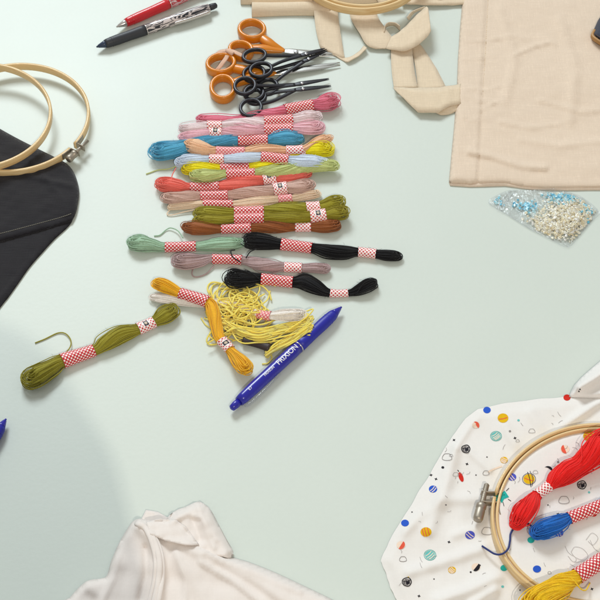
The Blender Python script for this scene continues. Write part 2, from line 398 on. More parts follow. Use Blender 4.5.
skein('grey taupe skein under the coral one', (190, 158, 146),
      [(161, 197, 10), (175, 198, 12), (190, 197, 11), (200, 196, 8), (228, 195, 8), (245, 193, 12), (262, 192, 12), (273, 190, 11), (287, 188, 11), (300, 187, 14), (315, 184, 11)], [(3, 4, Lg), (7, 8, Em)], n=42, z0=1)
skein('cream peach skein split into two strands at its left loop', (246, 220, 192),
      [(168, 207, 6), (185, 205, 7), (203, 204, 7), (233, 204, 7), (258, 201, 10), (278, 199, 7), (292, 198, 7), (306, 195, 9), (320, 193, 8)], [(2, 3, Lg), (5, 6, Pa)], n=30, z0=0,
      tails=[[(186, 206, 3), (172, 209, 2), (167, 214, 1.2), (172, 215, 1.2), (184, 212, 2), (198, 209, 3)]])
skein('olive green skein, upper one of the olive pair', (142, 134, 34),
      [(194, 213, 9), (205, 213, 12), (220, 213, 11), (234, 212, 9), (264, 211, 9), (284, 210, 13), (306, 208, 10), (320, 207, 10), (334, 203, 15), (346, 202, 14)], [(3, 4, Lg), (6, 7, Sh)], n=44, z0=1)
skein('olive green skein, lower one of the olive pair, next to the brown skein', (134, 124, 26),
      [(193, 221, 9), (205, 220, 11), (220, 220, 10), (234, 219, 8), (264, 218, 9), (286, 218, 12), (310, 217, 11), (326, 215, 11), (338, 213, 15), (350, 212, 14)], [(3, 4, Lg), (6, 7, Em)], n=42, z0=2)
skein('chestnut brown skein below the olive pair', (140, 80, 38),
      [(182, 227, 9), (193, 228, 13), (208, 229, 11), (221, 229, 8), (251, 228, 8), (272, 227, 10), (295, 227, 8), (311, 227, 8), (326, 226, 12), (341, 224, 11)], [(3, 4, Lg), (6, 7, Sh)], n=40, z0=0)
skein('mint sage skein at the left of the upper black one', (146, 176, 150),
      [(127, 242, 14), (140, 243, 17), (154, 245, 12), (165, 247, 9), (196, 246, 9), (212, 245, 12), (228, 244, 14), (244, 242, 10)], [(3, 4, Lg)], fat=1.0, n=42, z0=0,
      tails=[[(183, 238, 5), (178, 231, 3), (171, 228, 2), (166, 230, 1), (160, 235, .8), (154, 236, .7)]])
skein('straight black skein, upper one of the two black skeins', (20, 20, 23),
      [(243, 241, 13), (255, 241, 17), (268, 242, 15), (281, 244, 11), (312, 248, 10), (328, 251, 15), (344, 252, 15), (358, 252, 9), (376, 254, 9), (388, 255, 11), (402, 256, 10)], [(3, 4, Lg), (7, 8, Sh)], fat=1.0, n=44, z0=0)
skein('mauve grey skein between the two black ones', (166, 142, 142),
      [(173, 260, 14), (186, 261, 18), (200, 261, 14), (212, 259, 9), (242, 260, 9), (258, 264, 14), (272, 266, 13), (284, 267, 9), (302, 268, 9), (316, 268, 11), (330, 269, 11)], [(3, 4, Lg), (7, 8, Sh)], fat=1.0, n=44, z0=0,
      tails=[[(214, 266, 2), (206, 274, .8), (196, 277, .7), (192, 274, .7), (194, 266, 2)]])
skein('curved black skein with its right end curling up', (20, 20, 23),
      [(224, 279, 20), (236, 279, 23), (250, 279, 16), (261, 279, 11), (293, 282, 11), (304, 282, 16), (316, 287, 15), (330, 293, 8), (348, 293, 7), (358, 290, 11), (368, 285, 14), (377, 282, 10)], [(3, 4, Lg), (7, 8, Sh)], fat=.95, n=46, z0=0,
      tails=[[(240, 262, 9), (233, 257, 9), (231, 251, 8), (235, 250, 6)], [(246, 258, 9), (250, 252, 9), (256, 249, 8)]])
skein('long olive skein lying apart at the left with a loose hooked end', (138, 130, 34),
      [(23, 383, 20), (34, 377, 25), (50, 368, 20), (62, 361, 16), (94, 350, 13), (104, 343, 18), (120, 334, 19), (138, 329, 13), (154, 322, 12), (165, 315, 19), (178, 307, 17)], [(3, 4, Lg), (7, 8, Em)], fat=.86, n=48, z0=0,
      tails=[[(50, 361, 6), (60, 356, 5), (69, 349, 3), (71, 341, 2), (66, 334, 1.2), (58, 333, .8), (45, 339, .7), (35, 343, .7)]])
skein('mustard yellow skein bent downwards at the middle', (228, 172, 30),
      [(153, 282, 12), (163, 285, 16), (172, 289, 13), (180, 293, 11), (208, 302, 12), (214, 312, 13), (217, 326, 12), (220, 338, 11), (226, 345, 10), (233, 353, 11), (241, 362, 17), (250, 374, 20)], [(3, 4, Lg), (7.3, 8.6, Em)], fat=.88, n=44, z0=4)
skein('white cream skein half hidden under the pale yellow tangle', (252, 244, 236),
      [(150, 297, 8), (165, 299, 11), (180, 301, 10), (212, 303, 9), (235, 306, 10), (258, 314, 8, 2), (271, 316, 9, 5), (286, 315, 14, 6), (307, 314, 14, 6)], [(5, 6, Pa)], fat=.95, n=38, z0=0)

# pale yellow floss pulled into a tangle
YEL = thread_mat('pale_yellow_floss', srgb(255, 226, 112), var=.05, cap=.98)
YEL.node_tree.nodes['Bump'].inputs['Strength'].default_value = .12; yb = YEL.node_tree.nodes['Principled BSDF']; yb.inputs['Subsurface Weight'].default_value = .6; yb.inputs['Subsurface Radius'].default_value = (1, .9, .35); yb.inputs['Subsurface Scale'].default_value = .002
def tangle():
    root = empty('floss_skein', P(258, 318, 0), 'pale yellow floss pulled loose into a tangle, lying against the blue pen', 'thread skein', 'embroidery floss skeins on the table')
    R = random.Random(5); mb = MB()
    for i in range(38):                                       # loose loops in a heap
        cx, cy = R.gauss(238, 10), R.gauss(308, 8); rx, ry = R.uniform(7, 25), R.uniform(5, 14); a0 = R.uniform(0, 6.28); rt = R.uniform(-.8, .8)
        pts = []; zc = R.uniform(2, 13); k1 = R.uniform(0, 6); dx, dy = R.uniform(-.9, .9), R.uniform(-.5, .5)
        for k in range(R.randint(9, 15)):
            a = a0+k*.6; m = 1+.2*math.sin(1.3*a+k1)
            x, y = rx*math.cos(a)*m, ry*math.sin(a)*m
            X, Y = cx+x*math.cos(rt)-y*math.sin(rt)+dx*k, cy+x*math.sin(rt)+y*math.cos(rt)+dy*k
            d = math.hypot((X-240)/34, (Y-310)/24)
            pts.append((X, Y, max(1.0, zc*(1-.7*min(1.1, d))+1.5*math.sin(a*1.7+k1))))
        tube(mb, px_path(pts, 6), .00072, seg=6, at=R.random())
    for i in range(40):                                       # strands drawn out to the right, folded back at the pen
        o = R.gauss(0, 1); 
        pts = [(212+R.uniform(-6, 22), 318+R.gauss(0, 8), 4+R.uniform(0, 4)), (236, 328+3.5*o, 4+R.uniform(0, 6)), (258, 333+3*o+R.gauss(0, 1.5), 5+R.uniform(0, 5)), (280, 328+4*o, 5+R.uniform(0, 5)),
               (298, 324+4*o, 6+R.uniform(0, 5)), (310+R.uniform(-3, 4), 321+5*o+R.gauss(0, 2), 9+R.uniform(0, 3)), (306, 327+4*o, 10+R.uniform(0, 3)), (290, 338+4*o, 7+R.uniform(0, 4)), (274, 347+3*o, 5+R.uniform(0, 3)), (266+R.uniform(-2, 3), 354+2.5*o, 3)]
        if i % 3 == 0: pts = pts[:6]
        tube(mb, px_path(pts, 7), .00068, seg=6, at=R.random())
    for pts in ([(232, 303, 12), (229, 296, 8), (231, 290, 4), (236, 290, 3), (238, 296, 6), (243, 302, 12)], [(204, 318, 1), (212, 322, 2), (222, 335, 1.5), (240, 341, 1.5), (262, 340, 3)],
                [(268, 350, 3), (272, 357, 1), (268, 363, .8), (262, 364, .8)], [(201, 318, .8), (206, 325, .8), (214, 330, 1)], [(210, 304, 5), (206, 312, 2), (210, 320, 2), (220, 324, 4)]):
        tube(mb, px_path(pts, 8), .0006, seg=6, at=R.random())
    mb.build('thread', YEL, root)
    bb = MB(); pp = px_path([(243, 340, 4), (252, 342, 4), (262, 345, 4), (270, 348, 4)], 4)
    tube(bb, pp, .0042, .0028, 12); bb.build('paper_band', plain('dark_paper', srgb(52, 40, 40), .5), root)
tangle()

# ------------------------------------------------------------------ cloth sheets
def inside(poly, x, y):
    p = np.asarray(poly); r = np.zeros(len(x), bool); j = len(p)-1
    for i in range(len(p)):
        xi, yi, xj, yj = p[i][0], p[i][1], p[j][0], p[j][1]
        c = ((yi > y) != (yj > y)) & (x < (xj-xi)*(y-yi)/((yj-yi) if yj != yi else 1e-9)+xi)
        r ^= c; j = i
    return r
def edge_dist(poly, x, y):
    p = np.asarray(poly, float); q = np.roll(p, -1, 0); d = np.full(np.shape(x), 1e9)
    for a, b_ in zip(p, q):
        ab = b_-a; L = max(ab@ab, 1e-9); t = np.clip(((x-a[0])*ab[0]+(y-a[1])*ab[1])/L, 0, 1)
        d = np.minimum(d, np.hypot(x-a[0]-t*ab[0], y-a[1]-t*ab[1]))
    return d
def ridge(x, y, pts, w, amp):
    """a rounded crease along a polyline (px), half width w px, height amp mm"""
    d = np.full(np.shape(x), 1e9)
    for a, b_ in zip(np.array(pts[:-1], float), np.array(pts[1:], float)):
        ab = b_-a; L = max(ab@ab, 1e-9); t = np.clip(((x-a[0])*ab[0]+(y-a[1])*ab[1])/L, 0, 1)
        d = np.minimum(d, np.hypot(x-a[0]-t*ab[0], y-a[1]-t*ab[1]))
    return amp*np.exp(-(d/w)**2)
def waves(x, y, seed, scale, n=9, stretch=1.0, rot=0.0):
    r = np.random.default_rng(seed); o = 0*x
    X = x*math.cos(rot)+y*math.sin(rot); Y = (-x*math.sin(rot)+y*math.cos(rot))*stretch
    for i in range(n):
        a = r.random()*6.283; f = (6.283/scale)*(.5+1.4*r.random()); o = o+np.sin((X*math.cos(a)+Y*math.sin(a))*f+r.random()*6.283)/n
    return o
def smooth_outline(pts, sub=4, sharp=()):
    return [tuple(v) for v in cat_rom(pts, sub, True)]
def sheet(outline, hf, sp=3.0):
    """triangulated cloth surface inside a pixel outline; hf(px, py) = height mm"""
    p = np.array(outline, float); dense = []
    for a, b_ in zip(p, np.roll(p, -1, 0)):
        k = max(1, int(np.hypot(*(b_-a))/sp)); dense += [a+(b_-a)*i/k for i in range(k)]
    dense = np.array(dense); x0, y0 = dense.min(0); x1, y1 = dense.max(0)
    gx, gy = np.meshgrid(np.arange(x0, x1, sp), np.arange(y0, y1, sp)); gx = gx+(np.arange(gx.shape[0]) % 2)[:, None]*sp/2
    gx, gy = gx.ravel(), gy.ravel(); k = inside(dense, gx, gy); gx, gy = gx[k], gy[k]
    k = edge_dist(dense, gx, gy) > sp*.45; gx, gy = gx[k], gy[k]
    nb = len(dense); vs = [Vector(v) for v in dense]+[Vector((a, b_)) for a, b_ in zip(gx, gy)]
    r = delaunay_2d_cdt(vs, [(i, (i+1) % nb) for i in range(nb)], [], 1, 1e-4)
    v2 = np.array([tuple(v) for v in r[0]]); f = [list(t)[::1] for t in r[2]]
    V = P(v2[:, 0], v2[:, 1], hf(v2[:, 0], v2[:, 1])*.001)
    # normals up
    a, b_, c = V[[t[0] for t in f]], V[[t[1] for t in f]], V[[t[2] for t in f]]
    up = np.cross(b_-a, c-a)[:, 2]; f = [t if u > 0 else t[::-1] for t, u in zip(f, up)]
    return V, f
def stitches(mb, pts, hf, step=2.6, fill=.6, r=.00028, mi=0, lift=.6):
    p = cat_rom([(a, b_, 0) for a, b_ in pts], 20)[:, :2]; d = np.concatenate([[0], np.cumsum(np.hypot(*np.diff(p, axis=0).T))])
    for s0 in np.arange(0, d[-1]-step, step):
        ss = np.linspace(s0, s0+step*fill, 4); x = np.interp(ss, d, p[:, 0]); y = np.interp(ss, d, p[:, 1])
        h = hf(x, y)+lift+np.array([-.25, .1, .1, -.25])
        tube(mb, P(x, y, h*.001), r, seg=5, mi=mi)
def ribbon(mb, rows, sub=6, cols=5, mi=0, sag=0., sharp=False):
    """strip of cloth through rows of (left x, y, z mm, right x, y, z mm)"""
    if sharp: q = np.concatenate([np.array(a, float)+(np.array(c, float)-np.array(a, float))*np.linspace(0, 1, sub)[:, None] for a, c in zip(rows[:-1], rows[1:])]); q = q[np.concatenate([[True], np.abs(np.diff(q, axis=0)).sum(1) > 1e-6])]
    else: q = cat_rom(rows, sub)
    L = P(q[:, 0], q[:, 1], q[:, 2]*.001); R_ = P(q[:, 3], q[:, 4], q[:, 5]*.001)
    w = np.linspace(0, 1, cols)
    G = L[:, None]*(1-w)[None, :, None]+R_[:, None]*w[None, :, None]
    G[:, :, 2] += (sag*np.sin(w*math.pi))[None, :]
    G[:, :, 2] += .00045*np.sin(G[:, :, 0]*330+G[:, :, 1]*210)*np.sin(G[:, :, 1]*280-G[:, :, 0]*90)
    mb.grid(G, mi=mi)

# ---- black garment at the left
b_top = [tuple(v) for v in cat_rom([(-60, 92), (-20, 117), (0, 129), (20, 140), (42, 151), (58, 159), (68, 165), (75, 175), (79, 190), (78, 203), (75.5, 214), (72, 221)], 4)]+[(50, 228.5), (25, 235.5), (0, 242), (-30, 250), (-60, 258)]
b_low = smooth_outline([(-60, 200), (0, 190), (40, 185), (68, 190), (75, 205), (73, 219), (68, 227), (55, 239), (44, 251), (30, 267), (18, 284), (8, 298), (0, 308), (-40, 360), (-90, 330)], 4)
def black_h(x, y):
    d = np.minimum(edge_dist(b_top, x, y)/6, 1)
    h = 2.6+2.6*np.sqrt(d)+d*(1.5*waves(x, y, 3, 70, stretch=2, rot=.3)+.6*waves(x, y, 8, 20, stretch=1.6))
    h += d*ridge(x, y, [(-20, 150), (30, 176), (72, 186)], 3, 1.2)+d*ridge(x, y, [(30, 160), (60, 196), (66, 214)], 3, .9)
    return h-ridge(x, y, [(-20, 239.5), (72, 214.5)], 1.6, .5)
def black_low(x, y):
    d = np.minimum(edge_dist(b_low, x, y)/6, 1)
    return .9+1.2*np.sqrt(d)+d*(.5*waves(x, y, 6, 26, stretch=1.6))+d*ridge(x, y, [(66, 231), (40, 250), (12, 285), (-10, 312)], 1.6, .8)
root = empty('black_garment', P(20, 200, 0), 'black garment with a pale stitched hem, under the hoops at the left edge', 'clothing')
b = MB(); V, F = sheet(b_top, black_h, 2.2); b.add(V, F); b.build('top_layer', M['black_cloth'], root, thick=.0005)
b = MB(); V, F = sheet(b_low, black_low, 2.6); b.add(V, F); b.build('under_layer', M['black_cloth'], root, thick=.0005)
b = MB(); stitches(b, [(-20, 238.5), (10, 231), (40, 223), (60, 217.5), (73, 213)], black_h, 1.9, .7, .00026); b.build('stitching', M['stitch'], root)

# ---- tote bag at the upper right
to = [(463, -14), (462, 8), (460, 30), (458, 60), (457, 90), (455, 120), (452, 150), (450, 172), (449, 183), (470, 184), (490, 182.5), (505, 182.5), (520, 186), (545, 188), (575, 187.5), (612, 187), (660, 186), (660, -14)]
def seam_x(y): return 487-.055*np.clip(y, -20, 190)
def tote_h(x, y):
    d = np.minimum(edge_dist(to, x, y)/5, 1); bt = np.clip((187-y)/8, 0, 1)
    h = 1.2+1.8*np.sqrt(d)
    h += 1.5/(1+np.exp((x-seam_x(y))/.7))*d                     # the hem, folded double
    h -= ridge(x, y, [(487.5, -14), (487-.055*180+.5, 184)], 1.2, 1.1)
    k = d*bt
    h += k*(1.8*waves(x, y, 11, 120, stretch=1.6, rot=.35)+.7*waves(x, y, 12, 40, stretch=2.4, rot=.2)+.22*waves(x, y, 14, 11, stretch=1.8))
    for p, w, a in (([(470, 152), (490, 156), (520, 166), (545, 168)], 5, 2.6), ([(515, 55), (535, 46), (552, 42), (556, 45)], 2.6, 1.6), ([(480, 92), (500, 86)], 2, .9), ([(475, 100), (497, 104)], 1.8, .8), ([(478, 112), (500, 100)], 1.6, .7),
                    ([(463, 118), (480, 122)], 1.6, .8), ([(462, 88), (482, 90)], 1.5, .8), ([(500, 122), (530, 128), (560, 124)], 3, 1.1), ([(540, 100), (580, 112), (600, 110)], 4, 1.2), ([(560, 20), (575, 70), (570, 120)], 9, 1.6), ([(500, 10), (515, 60), (505, 100)], 8, 1.4), ([(463, 60), (484, 58)], 1.6, .8), ([(464, 40), (486, 42)], 1.8, .7), ([(490, 40), (512, 36), (530, 40)], 2.2, 1.0), ([(520, 140), (560, 146), (610, 140)], 5, 1.3)):
        h += 1.15*k*ridge(x, y, p, w*.62, a)
    return h
troot = empty('tote_bag', P(540, 100, 0), 'natural cotton tote bag with folded handle, lying flat at the upper right', 'bag')
b = MB(); V, F = sheet(to, tote_h, 2.4); b.add(V, F); b.build('front_panel', M['canvas'], troot, thick=.0007)
to2 = [(463, -14), (457, 90), (452, 150), (449, 182), (450, 185.5), (470, 187), (505, 186), (530, 189.5), (560, 190.5), (612, 190), (660, 189), (660, -14)]
b = MB(); V, F = sheet(to2, lambda x, y: .7+0*x+.25*waves(x, y, 2, 40), 6); b.add(V, F); b.build('back_panel', M['canvas'], troot, thick=.0006)
b = MB(); stitches(b, [(488.5, -10), (485, 60), (481, 120), (478, 182)], tote_h, 1.9, .7, .00018, lift=.35); b.build('stitching', M['canvas_stitch'], troot)
b = MB()
ribbon(b, [(313, -8, 7, 338, -8, 7), (314, 12, 6, 338, 13, 6), (316, 30, 4, 341, 36, 3.5), (320, 47, 1.5, 345, 60, 1)])
ribbon(b, [(321, 48, 1.2, 345, 61, 1), (331, 53, .8, 346, 62, 1), (346, 58, .8, 349, 61.5, 3), (357, 53, .8, 359, 55.5, 4), (364, 46, 1, 367, 48, 5)])
ribbon(b, [(349, 12, 6, 376, 8, 6), (352, 21, 6, 378, 17, 6), (360, 34, 5, 385, 28, 5), (367, 45.5, 4, 392, 37, 5), (376, 49, 3, 401, 48, 4)])
ribbon(b, [(386, 48.5, 7, 391, 37, 7), (393, 50, 8, 398, 33, 8), (403, 51, 9, 405, 27, 9), (412, 48.5, 10, 413, 19, 11), (420, 43, 12, 420, 12, 13), (427, 37, 14, 426, 7, 15), (431, 31, 15, 428, 8, 17)])
ribbon(b, [(409, 20, 6, 407, 17, 10), (413, 14, 6, 412, 11.5, 11), (419, 11, 7, 418, 9, 12), (426, 8, 9, 425, 6.5, 14)])
ribbon(b, [(384, 35, 1, 384, 32, 6), (385, 29, 1, 385, 26, 8), (389, 26, 1, 389, 22.5, 9), (395, 26, 1, 395, 22.5, 9), (400, 31, 1, 400, 26, 8)])
ribbon(b, [(391, 49, 5, 412, 44, 5), (391, 60, 4, 413, 58, 4.4), (392, 74, 4, 415, 73, 4.2), (394, 88, 5, 418, 88, 4.5)])
ribbon(b, [(410, 44, 2, 417, 40, 2), (413, 55, 2, 425, 51, 2), (416, 72, 2, 436, 68, 2), (418, 90, 2.5, 447, 89, 2)])
ribbon(b, [(393.5, 87.5, 6, 393.5, 88.5, 6), (417, 88, 7, 418, 112.5, 5), (437, 87.5, 6.5, 438, 112.5, 6), (448, 86.2, 6, 450, 106, 6), (461, 84, 4, 461, 104, 4)], sharp=True)
ribbon(b, [(436, 113, 2, 440, 107, 5), (442, 115.5, 1.2, 446, 107, 5), (450, 114, 1.2, 453, 105, 5), (459, 110, 1.5, 460, 102, 3)])
b.build('handle', M['canvas_strap'], troot, thick=.0008)

# ---- second bag, rolled up at the top edge
root = empty('rolled_bag', P(330, -5, 0), 'rolled natural cotton cloth under the wooden hoop at the top edge', 'cloth')
b = MB()
def roll(y0, y1, x0, x1, h, ph):
    xs = np.linspace(x0, x1, 40); an = np.linspace(-.35, math.pi+.35, 18)
    G = []
    for x in xs:
        t = (x-x0)/(x1-x0); hh = h*(1+.1*math.sin(t*7+ph)); ym = (y0+y1)/2+.6*math.sin(t*5+ph); hw = (y1-y0)/2*(1-.10*t)
        lo = P(x, ym+hw, .0005); hi = P(x, ym-hw, .0005); c = (lo+hi)/2; r = np.linalg.norm(hi-lo)/2
        G.append([c+np.array([0, -math.cos(a)*r, max(.0003, math.sin(a)*hh*.001)]) for a in an])
    b.grid(np.array(G))
roll(-14, 4.5, 241, 440, 9, 0); roll(5, 16.5, 252, 330, 8, 2)
ribbon(b, [(378, -6, 10, 392, -6, 10), (377, -1, 10, 402, -2, 10), (380, 5, 8, 404, 3, 8)])
ribbon(b, [(400, -6, 5, 402, 4, 4), (425, -6, 5, 428, 5, 4), (450, -7, 4, 452, 5, 3), (470, -7, 3, 470, 4, 2)])
b.build('fabric', M['canvas_strap'], root, thick=.0012)

# ------------------------------------------------------------------ hoops
def ring(mb, cx, cy, a_px, z, rad_t, hgt, tilt=(0, 0), gap=None, ypx=None, wob=0):
    """wooden ring lying at photo point (cx, cy); a_px: outer half width in px; rad_t, hgt in m; gap: (angle centre, half angle)"""
    c = P(cx, cy, z); R = a_px/pxm(cy if ypx is None else ypx)
    n = 120; th = np.arange(n)*2*math.pi/n if gap is None else np.linspace(gap[0]+gap[1], gap[0]+2*math.pi-gap[1], n)
    prof = [(0, 0), (0, .12), (.12, 0), (.88, 0), (1, .12), (1, .88), (.88, 1), (.12, 1), (0, .88)][1:]
    G = []
    for t in th:
        dr = np.array([math.cos(t), math.sin(t), 0]); rr = R*(1+wob*math.sin(2*t+.5)); row = []
        for u, v in prof:
            p = dr*(rr-rad_t*(1-u)); p = p+np.array([0, 0, v*hgt]); p[2] += tilt[0]*p[0]+tilt[1]*p[1]; row.append(c+p)
        G.append(row)
    uv = np.array([[(t*R, k*.0035) for k in range(len(prof))] for t in th]).reshape(-1, 2)
    mb.grid(np.array(G), gap is None, True, uv=uv, caps=gap is not None)
    return c, R
def cyl(mb, p0, p1, r0, r1=None, seg=18, mi=0):
    tube(mb, np.array([p0, np.array(p0)+(np.array(p1)-np.array(p0))*.5, p1], float), [r0, (r0+(r1 or r0))/2, r1 or r0], seg=seg, mi=mi)
def lathe(mb, p0, p1, prof, seg=24, mi=0, mfun=None):
    """profile: list of (fraction along p0-p1, radius m)"""
    p0, p1 = np.array(p0, float), np.array(p1, float)
    path = np.array([p0+(p1-p0)*f for f, r in prof]); t = unit((p1-p0)[None])[0]
    sd = unit(np.cross(t, [0, 0, 1])[None])[0]; up = np.cross(sd, t); an = np.arange(seg)*2*math.pi/seg
    G = np.array([[p+(sd*math.cos(a)+up*math.sin(a))*r for a in an] for p, (f, r) in zip(path, prof)])
    L = np.linalg.norm(p1-p0)
    uv = np.array([[(f*L, k/seg) for k in range(seg)] for f, r in prof]).reshape(-1, 2)
    mb.grid(G, False, True, mi, uv, caps=True)

# left pair of loose rings
root = empty('embroidery_hoop', P(15, 120, 0), 'wooden hoop ring with a metal screw, resting on the black garment', 'embroidery hoop')
b = MB(); gA = math.atan2(-(150-121)/.70, (79-15)); cO, RO = ring(b, 15, 121, 75, 5e-3, .0031, .0078, (-.012, .015), gap=(gA, .05)); b.build('ring', M['wood'], root)
b = MB()
def hardware(b, c, R, ang, z, L0, L1, ln=.013, flip=1):
    """two folded steel tabs clasping the ring ends, a threaded screw and its knurled nut"""
    for s in (-1, 1):
        a0 = ang+s*.055; pts = []
        for k in range(9):
            a = ang+s*(.055+.16*(8-k)/8)
            pts.append(c+np.array([math.cos(a)*(R+.0006), math.sin(a)*(R+.0006), z]))
        tipd = np.array([math.cos(ang), math.sin(ang), 0])
        pts += [pts[-1]+tipd*.0035, pts[-1]+tipd*.0095]
        tube(b, np.array(pts), .0005, .0036, seg=8, power=.5)
    o = c+np.array([math.cos(ang), math.sin(ang), 0])*(R+.0058)+np.array([0, 0, z]); t = np.array([-math.sin(ang), math.cos(ang), 0])
    cyl(b, o-t*L0, o+t*L1, .0016)
    return o, t
oS, tS = hardware(b, cO, RO, gA, .0045, .008, .0145); b.build('screw_clasp', M['steel'], root)
b = MB(); lathe(b, oS-tS*.0045, oS-tS*.0165, [(0, .0030), (.08, .0038), (.3, .0038), (.32, .0035), (.8, .0038), (.95, .0034), (1, .0022)], 20); b.build('nut', M['steel'], root)
root = empty('embroidery_hoop', P(-19, 118, 0), 'plain inner wooden ring without a screw, leaning on the screw hoop at the left edge', 'embroidery hoop')
b = MB(); ring(b, -21, 119, 72, 0.0142, .0031, .0074, (-.05, .02)); b.build('ring', M['wood'], root)

# hoop at the top edge, on the rolled bag
root = empty('embroidery_hoop', P(361, -32, 0), 'wooden hoop at the top edge, lying on the bag straps', 'embroidery hoop')
b = MB(); ring(b, 361, -27, 63, .0125, .0032, .0085); b.build('outer_ring', M['wood'], root)
b = MB(); ring(b, 361, -27, 58.6, .0130, .0032, .0090); b.build('inner_ring', M['wood'], root)

# ------------------------------------------------------------------ printed cotton in a hoop
HC = (597, 519); HZ = .0065
hc3 = P(HC[0], HC[1], HZ); HR = 107/pxm(HC[1]); HB = 92.0
fo = [(384, 604), (396, 600), (388, 580), (381, 561), (388, 543), (400, 523), (418, 493), (436, 463), (452, 436), (466, 419), (478, 409), (490, 406), (520, 401), (550, 398), (572, 396), (592, 394.5), (610, 393), (700, 390), (700, 680), (430, 680), (412, 632)][1:]
fo = [(x+.4*math.sin(y*.21+x*.05)+.25*math.sin(y*.5+x*.37), y+.4*math.sin(x*.19+y*.07)) for x, y in [(a[0]+(c[0]-a[0])*k/8, a[1]+(c[1]-a[1])*k/8) for a, c in zip(fo, fo[1:]+fo[:1]) for k in range(8)]]
def hoop_q(x, y): return np.hypot((x-HC[0])/107., (y-HC[1])/HB)
def cloth_h(x, y):
    q = hoop_q(x, y); d = np.minimum(edge_dist(fo, x, y)/10, 1)
    ins = 1/(1+np.exp((q-.965)/.012))
    out = 1.0+d*(3.2+2.4*waves(x, y, 21, 70, stretch=1.5, rot=1.0)+.6*waves(x, y, 24, 22))
    for p, w, a in (([(455, 449), (448, 480), (430, 530)], 7, 4.2), ([(500, 575), (470, 590), (440, 600)], 7, 5), ([(495, 590), (470, 605)], 5, 4), ([(490, 470), (470, 452)], 4, 2.2), ([(488, 525), (455, 535)], 5, 2.4), ([(492, 545), (450, 560), (410, 572)], 6, 3.4),
                    ([(483, 409), (470, 425), (455, 446)], 4, 2.5), ([(520, 455), (505, 425)], 5, 2.0), ([(560, 430), (580, 415), (604, 398)], 4, 5), ([(545, 432), (530, 412)], 6, 2), ([(480, 498), (440, 500), (405, 530)], 6, 2.4)):
        out += d*ridge(x, y, p, w, a)
    near = np.exp(-((q-1.0)/.08)**2); out = out*(1-near)+near*4.5
    return out*(1-ins)+ins*(HZ*1000+5.2+.15*waves(x, y, 5, 40))
froot = empty('printed_cloth', P(480, 500, 0), 'white cotton printed with little planets, stretched in the hoop at lower right', 'cloth')
PM = ['print_cloth', 'p_blue', 'p_yellow', 'p_coral', 'p_aqua', 'p_black', 'p_red', 'p_teal', 'p_grey', 'p_pale', 'p_violet']
for k, c in dict(p_blue=(44, 92, 204), p_yellow=(234, 186, 20), p_coral=(238, 98, 74), p_aqua=(112, 200, 196), p_black=(34, 32, 40), p_red=(214, 46, 34), p_teal=(42, 178, 168), p_grey=(150, 144, 142), p_pale=(250, 226, 206), p_violet=(84, 92, 200)).items():
    M[k] = cloth_mat('print_'+k[2:], srgb(*c), weave=2300, var=.08, bump=.12, sheen=.05)
b = MB(); V, F = sheet(fo, cloth_h, 2.3); b.add(V, F, 0)
MI = {k[2:]: i for i, k in enumerate(PM)}
LIFT = [0]
def flat(poly, colr, lift=.22):
    LIFT[0] += 1; lift += (LIFT[0] % 7)*.012
    p = np.array(poly, float); c = p.mean(0); rings = [c[None]]; m = len(p); f = []
    x = np.concatenate([[c[0]], (c+(p-c)*.5)[:, 0], p[:, 0]]); y = np.concatenate([[c[1]], (c+(p-c)*.5)[:, 1], p[:, 1]])
    for i in range(m):
        j = (i+1) % m; f += [(0, 1+j, 1+i), (1+i, 1+j, 1+m+j, 1+m+i)]
    b.add(P(x, y, (cloth_h(x, y)+lift)*.001), f, MI[colr])
def ell(cx, cy, rx, ry=None, rot=0, n=20, a0=0, a1=6.2832):
    ry = rx*.86 if ry is None else ry; a = np.linspace(a0, a1, n, endpoint=abs(a1-a0) < 6.28)
    x, y = rx*np.cos(a), ry*np.sin(a); return np.stack([cx+x*math.cos(rot)-y*math.sin(rot), cy+x*math.sin(rot)+y*math.cos(rot)], -1)
def line(pts, colr, w=.5, lift=.32, closed=False):
    LIFT[0] += 1; lift += (LIFT[0] % 7)*.012
    p = cat_rom([(q[0], q[1], 0) for q in pts], 5, closed)[:, :2]
    if closed: p = np.concatenate([p, p[:1]])
    t = unit(np.gradient(p, axis=0)); nn = np.stack([-t[:, 1], t[:, 0]], -1)*w/2
    q = np.stack([p-nn, p+nn], 1); h = cloth_h(q[..., 0].ravel(), q[..., 1].ravel())+lift
    G = P(q[..., 0].ravel(), q[..., 1].ravel(), h*.001).reshape(len(p), 2, 3); b.grid(G, mi=MI[colr])
RP = random.Random(3)
def star(x, y, s=1.5, c='black'):
    a0 = RP.random()*6; flat([(x+s*(1.25 if k % 2 == 0 else .55)*math.cos(a0+k*math.pi/4), y+s*.85*(1.25 if k % 2 == 0 else .55)*math.sin(a0+k*math.pi/4)) for k in range(8)], c)
def disc(x, y, r, c, stripe=None, rot=.5):
    r *= .9
    flat(ell(x, y, r), c)
    if stripe:
        for o in [(-.45, .1, .55), (-.2, .35), (.05,), (-.5, -.05, .3, .6)][RP.randrange(4)]:
            l = math.sqrt(max(0, 1-o*o))*r*.8; cx, cy = x-o*r*math.sin(rot), y+o*r*.86*math.cos(rot)
            line([(cx-l*math.cos(rot), cy-l*math.sin(rot)), (cx+.1, cy+.5), (cx+l*math.cos(rot), cy+l*math.sin(rot))], stripe, .8)
def outline(x, y, r, c='grey', w=.45, wob=0):
    a = np.linspace(0, 6.283, 12, endpoint=False); line([(x+r*(1+wob*math.sin(3*t))*math.cos(t), y+.86*r*(1+wob*math.cos(2*t))*math.sin(t)) for t in a], c, w, closed=True)
def half(x, y, r, c, rot, base='pale'):
    r *= .9
    flat(ell(x, y, r), base); flat(ell(x, y, r*.98, r*.84, rot, 14, 0, math.pi), c, .30)
